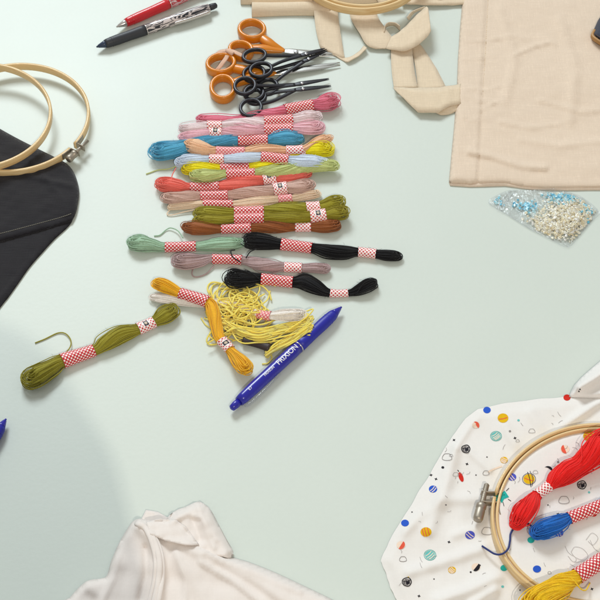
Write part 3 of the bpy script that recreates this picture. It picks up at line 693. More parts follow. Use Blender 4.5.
def moon(x, y, r, c, rot):
    a = np.linspace(-1.5, 1.5, 10); o = [(r*math.cos(t), r*math.sin(t)) for t in a]+[(r*.45*math.cos(t)-.0, r*math.sin(t)) for t in a[::-1]]
    p = [(x+u*math.cos(rot)-v*math.sin(rot), y+.86*(u*math.sin(rot)+v*math.cos(rot))) for u, v in o]
    m = len(p)//2; LIFT[0] += 1
    q = np.array(p); h = cloth_h(q[:, 0], q[:, 1])+.3; b.add(P(q[:, 0], q[:, 1], h*.001), [(i, i+1, 2*m-2-i, 2*m-1-i) for i in range(m-1)], MI[c])
def die(x, y, s):
    flat([(x-s*.9, y-s*.2), (x-s*.1, y-s*.8), (x+s*.8, y-s*.5), (x+s*.7, y+s*.4), (x-s*.2, y+s*.75), (x-s*.8, y+s*.4)], 'grey')
    for k in range(3): line([(x-s*.75+k*s*.55, y-s*.4-.1*k), (x-s*.6+k*s*.5, y+s*.5)], 'black', .55)
    line([(x-s*.9, y-s*.2), (x-s*.1, y-s*.1), (x+s*.8, y-s*.5)], 'black', .6); flat([(x-s*.2, y), (x+s*.6, y-s*.2), (x+s*.6, y+s*.35), (x-s*.15, y+s*.6)], 'black', .3)
    line([(x-s, y-s*.5), (x+s*.3, y-s), (x+s, y-.1*s), (x+s*.4, y+s*.9), (x-s*.8, y+s*.6)], 'black', .9, closed=True); star(x, y, s*.35); line([(x-s*.3, y-s*.6), (x+s*.2, y+s*.7)], 'black', .7)
for a in ((487, 410, 4.2, 'blue'), (405, 523, 4.4, 'blue'), (537, 569, 4.6, 'blue'), (433, 489, 4.6, 'blue', 'pale', -.8), (470, 535, 5.4, 'violet', 'pale', .7), (503, 418, 6, 'yellow', 'coral', -.2), (496, 436, 5.2, 'aqua', 'pale', -.6),
          (430, 555, 5.6, 'aqua', 'pale', -.7), (426, 532, 6.2, 'yellow', 'coral', 1.3), (589, 436, 6.6, 'yellow', 'coral', .1), (529, 479, 6.4, 'yellow', 'coral', .3), (559, 533, 5, 'violet', 'pale', 1.2), (512, 477, 4.8, 'violet', 'pale', .9), (531, 540, 4, 'teal'), (504, 568, 4, 'teal'), (594, 514, 3.4, 'red'), (562, 578, 5.5, 'yellow', 'coral', .2), (452, 570, 4.4, 'yellow', 'pale', .7), (504, 460, 4.2, 'yellow', 'pale', .4), (567, 397.5, 4, 'red')): disc(*a)
for a in ((565, 449, 5, 'coral', 1.2), (401, 545, 5, 'coral', -1.0), (476, 425, 4.2, 'coral', -2.2), (476, 567, 5, 'black', -.9)): half(*a)
moon(548, 470, 4.6, 'black', -.9)
flat(ell(461, 477, 2.2, 5, -.35), 'red'); line([(459, 471.5), (457.5, 470)], 'black', .8)
flat([(496, 490), (500, 487), (505, 491), (509, 497), (504, 499), (502, 503), (498, 500), (495, 502), (494, 496)], 'teal'); star(500, 494, 1); star(504, 495, .9)
for p in ([(497, 502), (496, 506)], [(503, 502), (504, 506)], [(508, 499), (511, 501)], [(506, 491), (509, 488)]): line(p, 'black', .6)
line([(527.5, 472), (529.5, 478), (531, 487)], 'black', .7); line([(530, 471), (533, 478), (532, 486)], 'black', .5)
for x, y, s in ((466, 449, 4), (407, 582, 4.4), (582, 485, 4.2)): die(x, y, s)
for x, y in ((515, 438), (454, 440), (467, 464), (431, 475), (436, 479), (449, 542), (419, 596), (558, 514), (596, 506), (592, 589), (520, 520)): star(x, y)
for x, y in ((487, 457), (434, 579), (539, 446), (446, 505), (520, 590), (476, 475), (412, 512), (548, 505)): star(x, y, .9)
for x, y, r in ((447, 457, 4.6), (487, 531, 5), (564, 500, 5), (486, 473, 3), (403, 559, 3.4)): outline(x, y, r, 'grey', .5, .15)
line([(488, 472), (494, 469), (502, 466)], 'pale', 1.4); outline(529, 479, 6.6, 'black', .45); outline(430, 555, 5.9, 'teal', .5); outline(496, 436, 5.5, 'teal', .5)
for k in range(26):
    x, y = RP.uniform(395, 596), RP.uniform(412, 596)
    if inside(fo, np.array([x]), np.array([y]))[0] and abs(hoop_q(x, y)-1) > .1:
        if k % 3 == 0: outline(x, y, RP.uniform(1.6, 3), 'grey', .35, .2)
        else: flat(ell(x, y, RP.uniform(.7, 1.5), None, 0, 10), RP.choice(['blue', 'coral', 'aqua', 'yellow', 'black', 'grey']))
for k in range(70):
    x, y = RP.uniform(398, 596), RP.uniform(415, 596)
    if inside(fo, np.array([x]), np.array([y]))[0] and abs(hoop_q(x, y)-1) > .1:
        a = RP.random()*6; l = RP.uniform(1, 3.2); line([(x, y), (x+l*math.cos(a)+.5, y+l*math.sin(a)), (x+2*l*math.cos(a+.3), y+2*l*math.sin(a+.3))], 'grey', .3)
for pts in ([(571, 552), (575, 547), (583, 549), (588, 556), (583, 560), (575, 557), (571, 552)], [(568, 556), (574, 562), (586, 561), (598, 565)], [(586, 540), (592, 533), (598, 538), (593, 545), (588, 541)], [(570, 564), (580, 569), (590, 572)], [(577, 468), (583, 464), (590, 468), (592, 474)], [(590, 540), (594, 548), (599, 552)], [(565, 546), (568, 552), (573, 556)]): line(pts, 'grey', .28)
b.build('printed_fabric', [M[k] for k in PM], froot)
b = MB()                                                     # raised fold of the same cloth at the right edge
cf = [(569, 397), (571, 392), (574, 386), (581, 378), (590, 370), (600, 361.5), (640, 330), (660, 330), (660, 410), (600, 399)]
def fold_h(x, y):
    d = np.minimum(edge_dist(cf, x, y)/4, 1)
    return 2.2+d*(3.5+ridge(x, y, [(580, 387), (592, 380), (640, 348)], 4.5, 9)+ridge(x, y, [(586, 399), (604, 392)], 3, 2))
V, F = sheet(cf, fold_h, 2.0); b.add(V, F)
b.build('folded_corner', M['print_cloth'], froot, thick=.0004)

root = empty('embroidery_hoop', hc3*np.array([1, 1, 0]), 'wooden hoop holding the planet printed cloth, metal screw on its left', 'embroidery hoop')
def ering(mb, k0, k1, z, hgt, gap=None):
    n = 140; th = np.arange(n)*2*math.pi/n if gap is None else np.linspace(gap[0]+gap[1], gap[0]+2*math.pi-gap[1], n); G = []
    for t in th:
        row = []
        for u, v in [(0, .14), (.14, 0), (.86, 0), (1, .14), (1, .86), (.86, 1), (.14, 1), (0, .86)]:
            k = k0+(k1-k0)*u; p = P(HC[0]+107*k*math.cos(t), HC[1]-HB*k*math.sin(t), HZ); p[2] = z+hgt*v; row.append(p)
        G.append(row)
    uv = np.array([[(t*HR, q*.0035+k0) for q in range(8)] for t in th]).reshape(-1, 2)
    mb.grid(np.array(G), gap is None, True, uv=uv, caps=gap is not None)
gB = math.pi-.23
b = MB(); ering(b, .967, 1.0, .0040, .0095, gap=(gB, .028)); b.build('outer_ring', M['wood'], root)
b = MB(); ering(b, .926, .954, .0050, .0082); b.build('inner_ring', M['wood'], root)
b = MB()
for y in (493.5, 503.5):                                      # two steel tabs
    pp = px_path([(499, y+.5, 8.5), (494, y, 9), (488, y, 9.5), (481, y-1, 10)], 3); tube(b, pp, .0007, .0034, 8, power=.5)
    for xx in (0,):
        tube(b, px_path([(499, y+.5, 8.5), (498.5, y+(6 if y > 500 else -6), 8.5), (500, y+(13 if y > 500 else -12), 8.5)], 4), .0007, .0036, 8, power=.5)
p0, p1 = P(487, 484, .011), P(477.5, 521, .011)
lathe(b, p0, p1, [(0, .0014), (.02, .0020), (.5, .0020), (.55, .0020)], 16)
for f in np.linspace(.02, .5, 22):
    tube(b, np.array([p0+(p1-p0)*f, p0+(p1-p0)*(f+.008), p0+(p1-p0)*(f+.016)]), [.0019, .00225, .0019], seg=14)
b.build('screw_clasp', M['steel'], root)
b = MB(); lathe(b, p0+(p1-p0)*.54, p1, [(0, .003), (.06, .0042), (.25, .0042), (.3, .0036), (.4, .0040), (.85, .0040), (.97, .0034), (1, .0025)], 20); b.build('nut', M['steel'], root)

z = 13
skein('bright red skein lying inside the hoop on the planet cloth', (232, 24, 20),
      [(515, 528, 12), (520, 518, 21), (529, 505, 20), (537, 495, 11), (549, 486, 11), (557, 478, 20), (567, 471, 24), (579, 465, 22), (590, 456, 28), (602, 446, 34), (616, 436, 30)], [(3, 4, Sh)], fat=.86, thin=1.6, n=56, z0=z, group='floss skeins on the planet cloth', wander=.06)
skein('royal blue skein with a navy loose end, inside the hoop', (16, 94, 174),
      [(533, 534, 12), (541, 531, 21), (552, 526, 21), (562, 521, 16), (569, 518, 12), (602, 505, 12), (615, 500, 16), (630, 494, 20)], [(4, 5, Lg)], fat=.86, thin=1.6, n=50, z0=z, group='floss skeins on the planet cloth', wander=.06)
b = MB()
tube(b, px_path([(534, 529, 18), (528, 524, 15), (517, 526, 13.2), (511, 533, 13), (510, 541, 13), (508, 549, 14), (502, 554, 14.6), (495, 554, 11.5), (488, 550, 9.5), (482, 546, 8.5)], 8), .0008, seg=8)
bl = [o for o in bpy.data.objects if o.get('label', '').startswith('royal blue')][0]
b.build('loose_end', tmat((38, 50, 104)), bl)
skein('golden yellow skein at the bottom edge, lying across the hoop', (244, 200, 22),
      [(524, 612, 24), (536, 602, 30), (550, 592, 26), (564, 583, 22), (577, 576, 15), (604, 559, 15), (616, 552, 18), (630, 544, 20)], [(4, 5, Lg)], fat=.9, thin=1.6, n=54, z0=z, group='floss skeins on the planet cloth', wander=.09,
      tails=[[(556, 578, 20), (561, 574, 22), (568, 576, 22), (575, 582, 23), (581, 589, 22), (586, 590, 18), (590, 583, 14.5)]])

# ------------------------------------------------------------------ cream tee at the bottom edge
te = smooth_outline([(62, 612), (70, 598), (86, 582), (100, 579), (107, 576), (112, 560), (119, 544), (127, 530), (134, 521), (142, 519), (152, 521), (165, 524), (180, 530), (200, 542), (228, 556), (250, 563), (275, 573), (305, 587), (336, 602), (390, 630), (380, 700), (90, 700)], 4)
def tee_h(x, y):
    d = np.minimum(edge_dist(te, x, y)/6, 1)
    h = 1.5+d**.5*(13+3.0*waves(x, y, 31, 70, stretch=1.5, rot=.5)+.8*waves(x, y, 33, 26))
    for p, w, a in (([(136, 524), (150, 536), (160, 558), (160, 590), (154, 620)], 5.5, 5), ([(122, 545), (128, 565), (122, 600)], 8, -3), ([(146, 548), (146, 575), (140, 600)], 4, -4), ([(190, 548), (240, 575), (300, 606)], 12, 4), ([(180, 560), (200, 590), (210, 620)], 9, 3.5), ([(170, 540), (200, 555)], 4, 2), ([(88, 586), (100, 596), (104, 615)], 6, 3)):
        h += d*ridge(x, y, p, w, a)
    h += d*(ridge(x, y, [(205, 552), (240, 566), (300, 592)], 3, 2.2)+ridge(x, y, [(200, 562), (232, 580), (262, 604)], 2.6, 2.4)+ridge(x, y, [(176, 552), (186, 580), (184, 606)], 3, 2.0)-ridge(x, y, [(216, 566), (250, 584), (280, 606)], 4, 2.2)+ridge(x, y, [(116, 556), (112, 580), (100, 606)], 3, 2.2))
    return np.maximum(h, 1)
root = empty('tee_shirt', P(190, 600, 0), 'cream jersey shirt with ribbed neckline, crumpled at the bottom edge', 'shirt')
b = MB(); V, F = sheet(te, tee_h, 2.8); b.add(V, F); b.build('body', M['tee'], root, thick=.0007)
b = MB()                                                      # neck band: a folded strip with stitch grooves
for off, rr, up in ((0, .0022, 2.2), (4.2, .0024, 2.0), (8.2, .0020, 1.4)):
    pts = [(136-off*.2+2, 521+off*.3), (146+off*.05, 529), (152+off*.6, 542), (156+off*.75, 560), (155+off*.85, 580), (150+off, 602), (146+off, 620)]
    p = cat_rom([(x, y, 0) for x, y in pts], 8); hh = tee_h(p[:, 0], p[:, 1])+up
    tube(b, P(p[:, 0], p[:, 1], hh*.001), rr, .0014, 12)
b.build('neckband', M['tee'], root)
b = MB(); sl = smooth_outline([(168, 518), (176, 511), (186, 507), (198, 502), (205, 505), (211, 511), (219, 526), (227, 541), (233, 552), (230, 558), (220, 556), (208, 556), (192, 546), (174, 534)], 3)
sl_top = [(168, 518), (176, 511), (186, 507), (198, 502), (205, 505), (211, 511), (219, 526), (227, 541), (233, 552), (231, 559)]
def line_dist(pts, x, y): return -np.log(np.maximum(ridge(x, y, pts, 1.0, 1.0), 1e-300))**.5 if False else np.sqrt(np.maximum(-np.log(np.maximum(ridge(x, y, pts, 30., 1.0), 1e-300)), 0))*30
def slv_h(x, y):
    d = np.minimum(line_dist(sl_top, x, y)/6, 1)
    return 1.2+d**.5*(14+1.5*waves(x, y, 44, 20, rot=.6))+d*ridge(x, y, [(170, 522), (186, 514), (203, 518), (216, 540)], 2.5, 2.2)+d*ridge(x, y, [(198, 506), (206, 530), (214, 548)], 2.5, 1.8)-d*ridge(x, y, [(192, 516), (200, 540)], 4, 3)
V, F = sheet(sl, slv_h, 2.0); b.add(V, F)
fl = [(146, 522), (160, 519), (176, 520), (186, 527), (199, 545), (186, 545), (166, 541), (150, 534)]
V, F = sheet(fl, lambda x, y: np.maximum(tee_h(x, y), slv_h(x, y))+1.2+np.minimum(line_dist([(146, 522), (176, 520), (199, 545)], x, y)/5, 1)**.6*3, 2.0); b.add(V, F)
b.build('sleeve', M['tee'], root, thick=.0008)
# shirt-coloured sheet in place of the shadow that the neck casts
b = MB(); bk = [(140, 522), (146, 510), (158, 512), (170, 519), (160, 530)]; V, F = sheet(bk, lambda x, y: 2.5+0*x+.5*waves(x, y, 4, 14), 3); b.add(V, F); b.build('neck_shadow_sheet', M['tee'], root, thick=.0007)

# ------------------------------------------------------------------ scissors
def sweep_px(mb, pts, hw, hh, closed=False, sub=8, seg=12, power=.7):
    p = cat_rom([(a[0], a[1], a[2]) for a in pts], sub, closed); n = len(p)
    x = np.linspace(0, 1, len(hw)); t = np.linspace(0, 1, n)
    W_ = np.interp(t, x, hw)*.001 if not closed else hw[0]*.001; Hh = np.interp(t, x, hh)*.001 if not closed else hh[0]*.001
    tube(mb, P(p[:, 0], p[:, 1], p[:, 2]*.001), W_, Hh, seg, closed, power=power)
def ring_pts(cx, cy, rx, ry, z, rot=0, egg=0):
    o = []
    for k in range(14):
        a = k*2*math.pi/14; x, y = rx*math.cos(a)*(1+egg*math.sin(a)), ry*math.sin(a)
        o.append((cx+x*math.cos(rot)-y*math.sin(rot), cy+x*math.sin(rot)+y*math.cos(rot), z))
    return o
def small_scissors(label, r1, r2, piv, tip, z, spread=1.2):
    """black embroidery scissors: ring finger loops, thin shanks crossing at a rivet, slim pointed blades"""
    root = empty('scissors', P(piv[0], piv[1], 0), label, 'scissors', 'small black scissors in the heap')
    d = np.array(tip, float)-piv; nrm = np.array([-d[1], d[0]])/np.hypot(*d)
    for i, (r, s) in enumerate(((r1, 1), (r2, -1))):
        mb = MB(); rx, ry = r[2], r[3]; zz = z+(1.6 if i else 0); rz = r[4] if len(r) > 4 else zz+2
        sweep_px(mb, ring_pts(r[0], r[1], rx, ry, rz, -.15), [1.75], [2.1], True)
        dv = np.array(piv, float)-np.array(r[:2]); dv = dv/np.hypot(*dv); st = np.array(r[:2])+dv*rx*.95
        m1 = st+(np.array(piv)-st)*.35+nrm*s*1.0; 
        pts = [(st[0], st[1], rz), (m1[0], m1[1], rz*.6+zz*.4), (piv[0]-d[0]*.25-nrm[0]*s*.2, piv[1]-d[1]*.25-nrm[1]*s*.2, zz)]
        sweep_px(mb, pts, [1.5, 1.7, 2.2], [1.5, 1.3, .9])
        e = [(piv[0]-d[0]*.3, piv[1]-d[1]*.3, zz), (piv[0], piv[1], zz), (piv[0]+d[0]*.4-nrm[0]*s*spread*.5, piv[1]+d[1]*.4-nrm[1]*s*spread*.5, zz-.6), (tip[0]-nrm[0]*s*spread, tip[1]-nrm[1]*s*spread, max(1, zz-2.5))]
        sweep_px(mb, e, [2.0, 2.9, 2.5, 1.7, .35], [.8, .9, .8, .6, .3], power=.55)
        mb.build('blade', M['black_metal'], root)
    mb = MB(); c = P(piv[0], piv[1], (z+2.2)*.001); lathe(mb, c, c+np.array([0.0001, 0, .0014]), [(0, .0017), (.6, .0017), (.9, .0012), (1, .0006)], 14); mb.build('rivet', M['screw_light'], root)
def orange_scissors(label, la, lb, piv, tip, z, spread=1.5):
    root = empty('scissors', P(piv[0], piv[1], 0), label, 'scissors', 'orange handled scissors in the heap')
    d = np.array(tip, float)-piv; nrm = np.array([-d[1], d[0]])/np.hypot(*d)
    for i, (r, s) in enumerate(((la, 1), (lb, -1))):
        mb = MB(); cx, cy, rx, ry, rot, zz = r
        sweep_px(mb, ring_pts(cx, cy, rx, ry, zz+1, rot), [2.3], [5.0], True, power=.7)
        dv = np.array(piv, float)-np.array((cx, cy)); L = np.hypot(*dv); dv = dv/L; pr = np.array([-dv[1], dv[0]])
        st = np.array((cx, cy))+dv*rx*.82+pr*s*ry*.25
        e = np.array(piv)-d*.28
        m1 = (st+e)/2+pr*s*1.0
        sweep_px(mb, [(st[0], st[1], zz), (m1[0], m1[1], zz*.7+z*.3+1), (e[0], e[1], z+i*1.8)], [4.6, 5.6, 4.2, 2.2], [4.4, 4.0, 2.6, 1.4], power=.75)
        h = mb.build('handle', M['orange'], root)
        mb = MB(); b0 = np.array(piv)-d*.38
        sweep_px(mb, [(b0[0], b0[1], z+i*1.6), (piv[0], piv[1], z+i*1.6), (piv[0]+d[0]*.5-nrm[0]*s*spread*.5, piv[1]+d[1]*.5-nrm[1]*s*spread*.5, z+i*1.2-.4), (tip[0]-nrm[0]*s*spread, tip[1]-nrm[1]*s*spread, max(z-1.5, .9)+i*.8)],
                 [2.6, 4.2, 3.6, 2.4, .5], [.8, .8, .8, .6, .3], power=.5)
        mb.build('blade', M['blade_steel'], root)
    mb = MB(); c = P(piv[0], piv[1], (z+2.4)*.001); lathe(mb, c, c+np.array([.0001, 0, .0016]), [(0, .0026), (.6, .0026), (.9, .002), (1, .001)], 16); mb.build('rivet', M['screw_light'], root)
orange_scissors('orange handled scissors, upper pair, one loop standing clear at the top of the heap', (252, 31, 12.5, 8.6, .05, 5), (241, 51, 11, 7.0, .1, 4.2), (296, 52), (336, 55), 2.2)
orange_scissors('orange handled scissors, lower pair, with a pink ribbon tied on its loop', (221, 65, 13.5, 8.6, -.12, 5), (223, 89, 11.5, 11.0, -.1, 4.5), (290, 71), (340, 64), 2.6)
small_scissors('black scissors lowest in the heap, above the dusty rose skein', (251, 108, 10.5, 8.2, 9), (256, 97, 9.5, 7, 6), (303, 89), (331, 86), 5.0, .6)
small_scissors('black scissors second from the bottom of the heap', (245, 86, 10.3, 8.0, 13), (254, 93, 9.5, 7.2, 8), (302, 83.5), (329, 79), 6.2, .6)
small_scissors('black scissors crossing under the topmost black pair', (254, 74, 10.5, 7.6, 9), (268, 87, 9.6, 7.2, 6), (308.5, 59), (327, 50), 5.2, .8)
small_scissors('topmost black scissors with a bluish sheen on its shanks', (254.5, 56, 11.3, 6.3, 13), (261, 70, 10.8, 6.8, 13), (306, 54), (325, 49), 7.6, .8)
b = MB()
ribbon(b, [(207, 64, 9, 209, 62, 9), (213, 57, 10, 214, 54.5, 10), (221, 53, 10.5, 221, 50, 10.5), (229, 52, 11, 230, 49, 11), (237, 55, 11, 239, 52, 11), (246, 59, 9, 247, 56, 9)], cols=4)
ribbon(b, [(227, 52, 10.5, 231, 53, 10.5), (223, 59, 9, 227, 60, 9), (218, 66, 6, 221, 68, 6), (215, 69.5, 3.5, 218, 71, 3.5)], cols=4)
tube(b, px_path([(227, 50, 11.5), (230, 52, 12.2), (233, 54, 11.5)], 4), .0022, .0018, 10)
tag(b.build('ribbon', cloth_mat('pink_ribbon', srgb(236, 196, 172), weave=2000, sheen=.3), thick=.0005), 'pinkish beige ribbon knotted round the loop of the lower orange scissors', 'ribbon')

# ------------------------------------------------------------------ pens
def swirl_mat(name, base, light, thr=.52, sc=1.0, metal=0):
    """barrel print: flame-like swirls running along the barrel"""
    m, nt, bs = mat(name)
    uv = N(nt, 'ShaderNodeUVMap'); sp = N(nt, 'ShaderNodeSeparateXYZ'); nt.links.new(uv.outputs[0], sp.inputs[0])
    an = mth(nt, 'MULTIPLY', sp.outputs[1], 6.2832)
    cb = N(nt, 'ShaderNodeCombineXYZ')
    nt.links.new(mth(nt, 'MULTIPLY', sp.outputs[0], 62*sc), cb.inputs[0]); nt.links.new(mth(nt, 'MULTIPLY', mth(nt, 'COSINE', an), 1.9), cb.inputs[1]); nt.links.new(mth(nt, 'MULTIPLY', mth(nt, 'SINE', an), 1.9), cb.inputs[2])
    nz = N(nt, 'ShaderNodeTexNoise'); nz.inputs['Scale'].default_value = 1.0; nz.inputs['Detail'].default_value = 1; nz.inputs['Distortion'].default_value = 1.6
    nt.links.new(cb.outputs[0], nz.inputs['Vector'])
    s = mth(nt, 'SINE', mth(nt, 'MULTIPLY', nz.outputs[0], 17))
    f = mth(nt, 'MULTIPLY', mth(nt, 'SUBTRACT', s, thr), 5, clamp=True)
    nt.links.new(mixc(nt, f, base, light), bs.inputs['Base Color']); bs.inputs['Roughness'].default_value = .25; bs.inputs['Coat Weight'].default_value = .4
    return m
def text_mesh(body, size):
    cu = bpy.data.curves.new('lettering', 'FONT'); cu.body = body; cu.size = size; cu.align_x = 'LEFT'; cu.align_y = 'CENTER'; cu.resolution_u = 4; cu.offset = size*.012
    o = bpy.data.objects.new('lettering', cu); COL.objects.link(o)
    dg = bpy.context.evaluated_depsgraph_get(); me = bpy.data.meshes.new_from_object(o.evaluated_get(dg)); bpy.data.objects.remove(o)
    bm = bmesh.new(); bm.from_mesh(me); bmesh.ops.triangulate(bm, faces=bm.faces)
    for _ in range(2):
        bmesh.ops.subdivide_edges(bm, edges=[e for e in bm.edges if e.calc_length() > size*.12], cuts=1, use_grid_fill=True); bmesh.ops.triangulate(bm, faces=bm.faces)
    V = np.array([tuple(v.co) for v in bm.verts]); F = [[v.index for v in f.verts] for f in bm.faces]; bm.free(); bpy.data.meshes.remove(me)
    return V, F
def pen(label, tip, end, dark, grip, barrel, tipcol, roll_=0.0, letters=None, clip_side=1, clipmat=None, r=.0056, lead=None):
    t0, t1 = P(tip[0], tip[1], r), P(end[0], end[1], r); L = np.linalg.norm(t1-t0)
    root = empty('pen', (t0+t1)/2*np.array([1, 1, 0]), label, 'pen', 'clicker pens on the table')
    ax = (t1-t0)/L; sd = unit(np.cross(ax, [0, 0, 1])[None])[0]; up = np.cross(sd, ax)
    at = lambda f: t0+(t1-t0)*f
    b = MB(); lathe(b, at(0), at(.075), [(0, .0008), (.15, .0011), (.2, .0016), (.75, .0034), (1, .0042)], 24); b.build('tip', tipcol, root)
    b = MB(); lathe(b, at(.07), at(.40), [(0, .0042), (.06, .0048), (.3, .0054), (.6, .0052), (.9, r), (1, r)], 28)
    if grip is not barrel:
        for f in np.linspace(.12, .36, 16): tube(b, np.array([at(f), at(f+.004), at(f+.008)]), [.0051, .00535, .0051], seg=24, caps=False)
    b.build('grip', grip, root)
    b = MB(); lathe(b, at(.40), at(.407), [(0, r*1.0), (.1, r*1.03), (.9, r*1.03), (1, r)], 28); b.build('collar', clipmat, root)
    b = MB(); lathe(b, at(.407), at(.93), [(0, r), (.1, r*1.02), (.75, r), (.93, r*.92), (1, r*.78)], 32); body = b.build('barrel', barrel, root)
    b = MB(); lathe(b, at(.93), at(1), [(0, r*.62), (.5, r*.62), (.62, r*.58), (.9, r*.5), (1, r*.2)], 22); b.build('button', dark, root)
    # clip: a springy tongue standing off the barrel
    a = roll_; dr = sd*math.cos(a)*clip_side+up*math.sin(a); b = MB()
    pp = np.array([at(.925)+dr*r*.8, at(.915)+dr*(r+.0018), at(.86)+dr*(r+.0026), at(.74)+dr*(r+.0023), at(.64)+dr*(r+.0010), at(.62)+dr*(r+.0012)])
    q = cat_rom(pp, 6); wv = np.cross(ax, dr); n = len(q); wd = np.interp(np.linspace(0, 1, n), [0, .2, .8, 1], [.0022, .0024, .0019, .0012])
    G = np.array([[p+wv*w*c+dr*h for c, h in ((-1, -.0005), (1, -.0005), (1, .0005), (.6, .0009), (-.6, .0009), (-1, .0005))] for p, w in zip(q, wd)]); b.grid(G, False, True, caps=True)
    lathe(b, at(.645)+dr*(r+.0008), at(.66)+dr*(r+.0008), [(0, .0006), (.3, .0013), (.7, .0013), (1, .0006)], 12)
    b.build('clip', clipmat if lead is None else lead, root, fixn=True)
    if letters:
        b = MB()
        for body_, size, f0, ang, flip in letters:
            V, F = text_mesh(body_, size)
            x, y = V[:, 0], V[:, 1]; R_ = r*1.02+.00016; th = ang-y/R_
            # letters run from the button towards the tip
            pos = at(f0)[None]-ax[None]*x[:, None]+(sd[None]*np.cos(th)[:, None]*flip+up[None]*np.sin(th)[:, None])*R_
            b.add(pos, F, smooth=False)
        b.build('lettering', plain('white_print', srgb(238, 238, 244), .4), body)
    return root
chrome = plain('satin_chrome', srgb(214, 208, 204), .22, .8)
def clear_mat(name, tint, rough=.08):
    m, nt, bs = mat(name)
    tr = N(nt, 'ShaderNodeBsdfTransparent'); tr.inputs[0].default_value = tint
    gl = N(nt, 'ShaderNodeBsdfGlossy'); gl.inputs['Roughness'].default_value = rough
    lw = N(nt, 'ShaderNodeLayerWeight'); lw.inputs[0].default_value = .25; mx = N(nt, 'ShaderNodeMixShader')
    f = mth(nt, 'MULTIPLY_ADD', mth(nt, 'POWER', lw.outputs['Facing'], 3), .6, .06, clamp=True)
    nt.links.new(f, mx.inputs[0]); nt.links.new(tr.outputs[0], mx.inputs[1]); nt.links.new(gl.outputs[0], mx.inputs[2])
    nt.links.new(mx.outputs[0], nt.nodes['Material Output'].inputs[0])
    return m
M['clear'] = clear_mat('clear_plastic', (.975, .98, .99, 1))
blue = plain('blue_plastic', srgb(30, 28, 158), .28, 0, .06, 50, coat=.3)
blue_d = plain('deep_blue_rubber', srgb(30, 34, 160), .45, 0, .06, 50)
blackp = plain('charcoal_rubber', srgb(48, 50, 56), .5, 0, .1, 80, .05)
navyp = plain('blue_black_plastic', srgb(46, 60, 84), .3, 0, .1, 80)
redp = plain('red_plastic', srgb(206, 24, 36), .32, 0, .08, 60, coat=.3)
pen('blue clicker pen with white lettering, lying against the yellow tangle', (341.5, 307), (231, 409), blue, blue_d, blue, blue,
    -.15, [('FRIXION', .0066, .60, 1.72, 1), ('FRIXION', .0032, .715, 1.72, 1), ('0.7', .0030, .85, 1.72, 1)], -1, chrome, lead=M['clear'])
pen('black clicker pen with white flame print and silver clip', (96.5, 47), (217, 5), blackp, blackp, swirl_mat('black_flame_print', srgb(40, 42, 50), srgb(226, 214, 212), .35, .8), navyp,
    .1, None, 1, chrome)
pen('red clicker pen with silver flame print, cut off by the top edge', (116.5, 27), (244, -30), redp, redp, swirl_mat('red_flame_print', srgb(196, 24, 38), srgb(216, 180, 184), .1), chrome, .1, None, 1, chrome)
pen('blue pen of which only the tip shows at the left edge', (6, 419), (-72, 540), blue, blue_d, blue, blue, .2, None, 1, chrome)

# ------------------------------------------------------------------ bag of beads
bg = [(489, 203), (498, 195), (510, 190.5), (530, 190), (553, 188.5), (568, 192), (583, 198), (599, 212), (592, 221), (580, 235), (568, 247), (552, 240), (530, 229), (508, 215)]
def fill(x, y):
    return np.exp(-(((x-563)/26)**2+((y-216)/17)**2)**1.2)
def bag_h(x, y):
    d = np.minimum(edge_dist(bg, x, y)/9, 1)
    return 1.2+d*(2.0+5.5*fill(x, y)+1.6*waves(x, y, 51, 16, stretch=1.8, rot=.7)+.9*waves(x, y, 52, 7)+ridge(x, y, [(505, 193), (502, 209)], 2, 1.0))
root = empty('plastic_bag', P(545, 215, 0), 'small clear zip bag of sequins below the tote bag', 'bag')
def film_mat():
    m, nt, bs = mat('clear_film')
    tr = N(nt, 'ShaderNodeBsdfTransparent'); tr.inputs[0].default_value = (.985, .99, .995, 1)
    gl = N(nt, 'ShaderNodeBsdfGlossy'); gl.inputs['Roughness'].default_value = .07
    tc = N(nt, 'ShaderNodeTexCoord'); nz = N(nt, 'ShaderNodeTexNoise'); nz.inputs['Scale'].default_value = 130; nz.inputs['Detail'].default_value = 4; nz.inputs['Distortion'].default_value = 1.5
    nt.links.new(tc.outputs['Object'], nz.inputs['Vector']); bp = N(nt, 'ShaderNodeBump'); bp.inputs['Strength'].default_value = .9; bp.inputs['Distance'].default_value = .004
    nt.links.new(nz.outputs[0], bp.inputs['Height']); nt.links.new(bp.outputs[0], gl.inputs['Normal'])
    lw = N(nt, 'ShaderNodeLayerWeight'); lw.inputs[0].default_value = .4; nt.links.new(bp.outputs[0], lw.inputs['Normal'])
    mx = N(nt, 'ShaderNodeMixShader'); f = mth(nt, 'MULTIPLY_ADD', mth(nt, 'POWER', lw.outputs['Facing'], 2), .45, .11, clamp=True)
    nt.links.new(f, mx.inputs[0]); nt.links.new(tr.outputs[0], mx.inputs[1]); nt.links.new(gl.outputs[0], mx.inputs[2])
    nt.links.new(mx.outputs[0], nt.nodes['Material Output'].inputs[0]); return m
film = film_mat()
b = MB(); V, F = sheet(bg, bag_h, 1.8); b.add(V, F); b.build('front_film', film, root)
b = MB(); V, F = sheet(bg, lambda x, y: .5+0*x, 6); b.add(V, F); b.build('back_film', M['clear'], root)
b = MB()
for o in (0, 2.2): tube(b, px_path([(497+o*2, 209+o, 2), (503+o*2, 200+o*.5, 3), (511+o*2, 191.5, 2)], 5), .0007, seg=6)
b.build('zip', M['clear'], root)
b = MB(); tube(b, px_path([(x+.0, y, 1.1) for x, y in bg], 4, True), .0006, .0004, 6, True); b.build('seal', M['clear'], root)
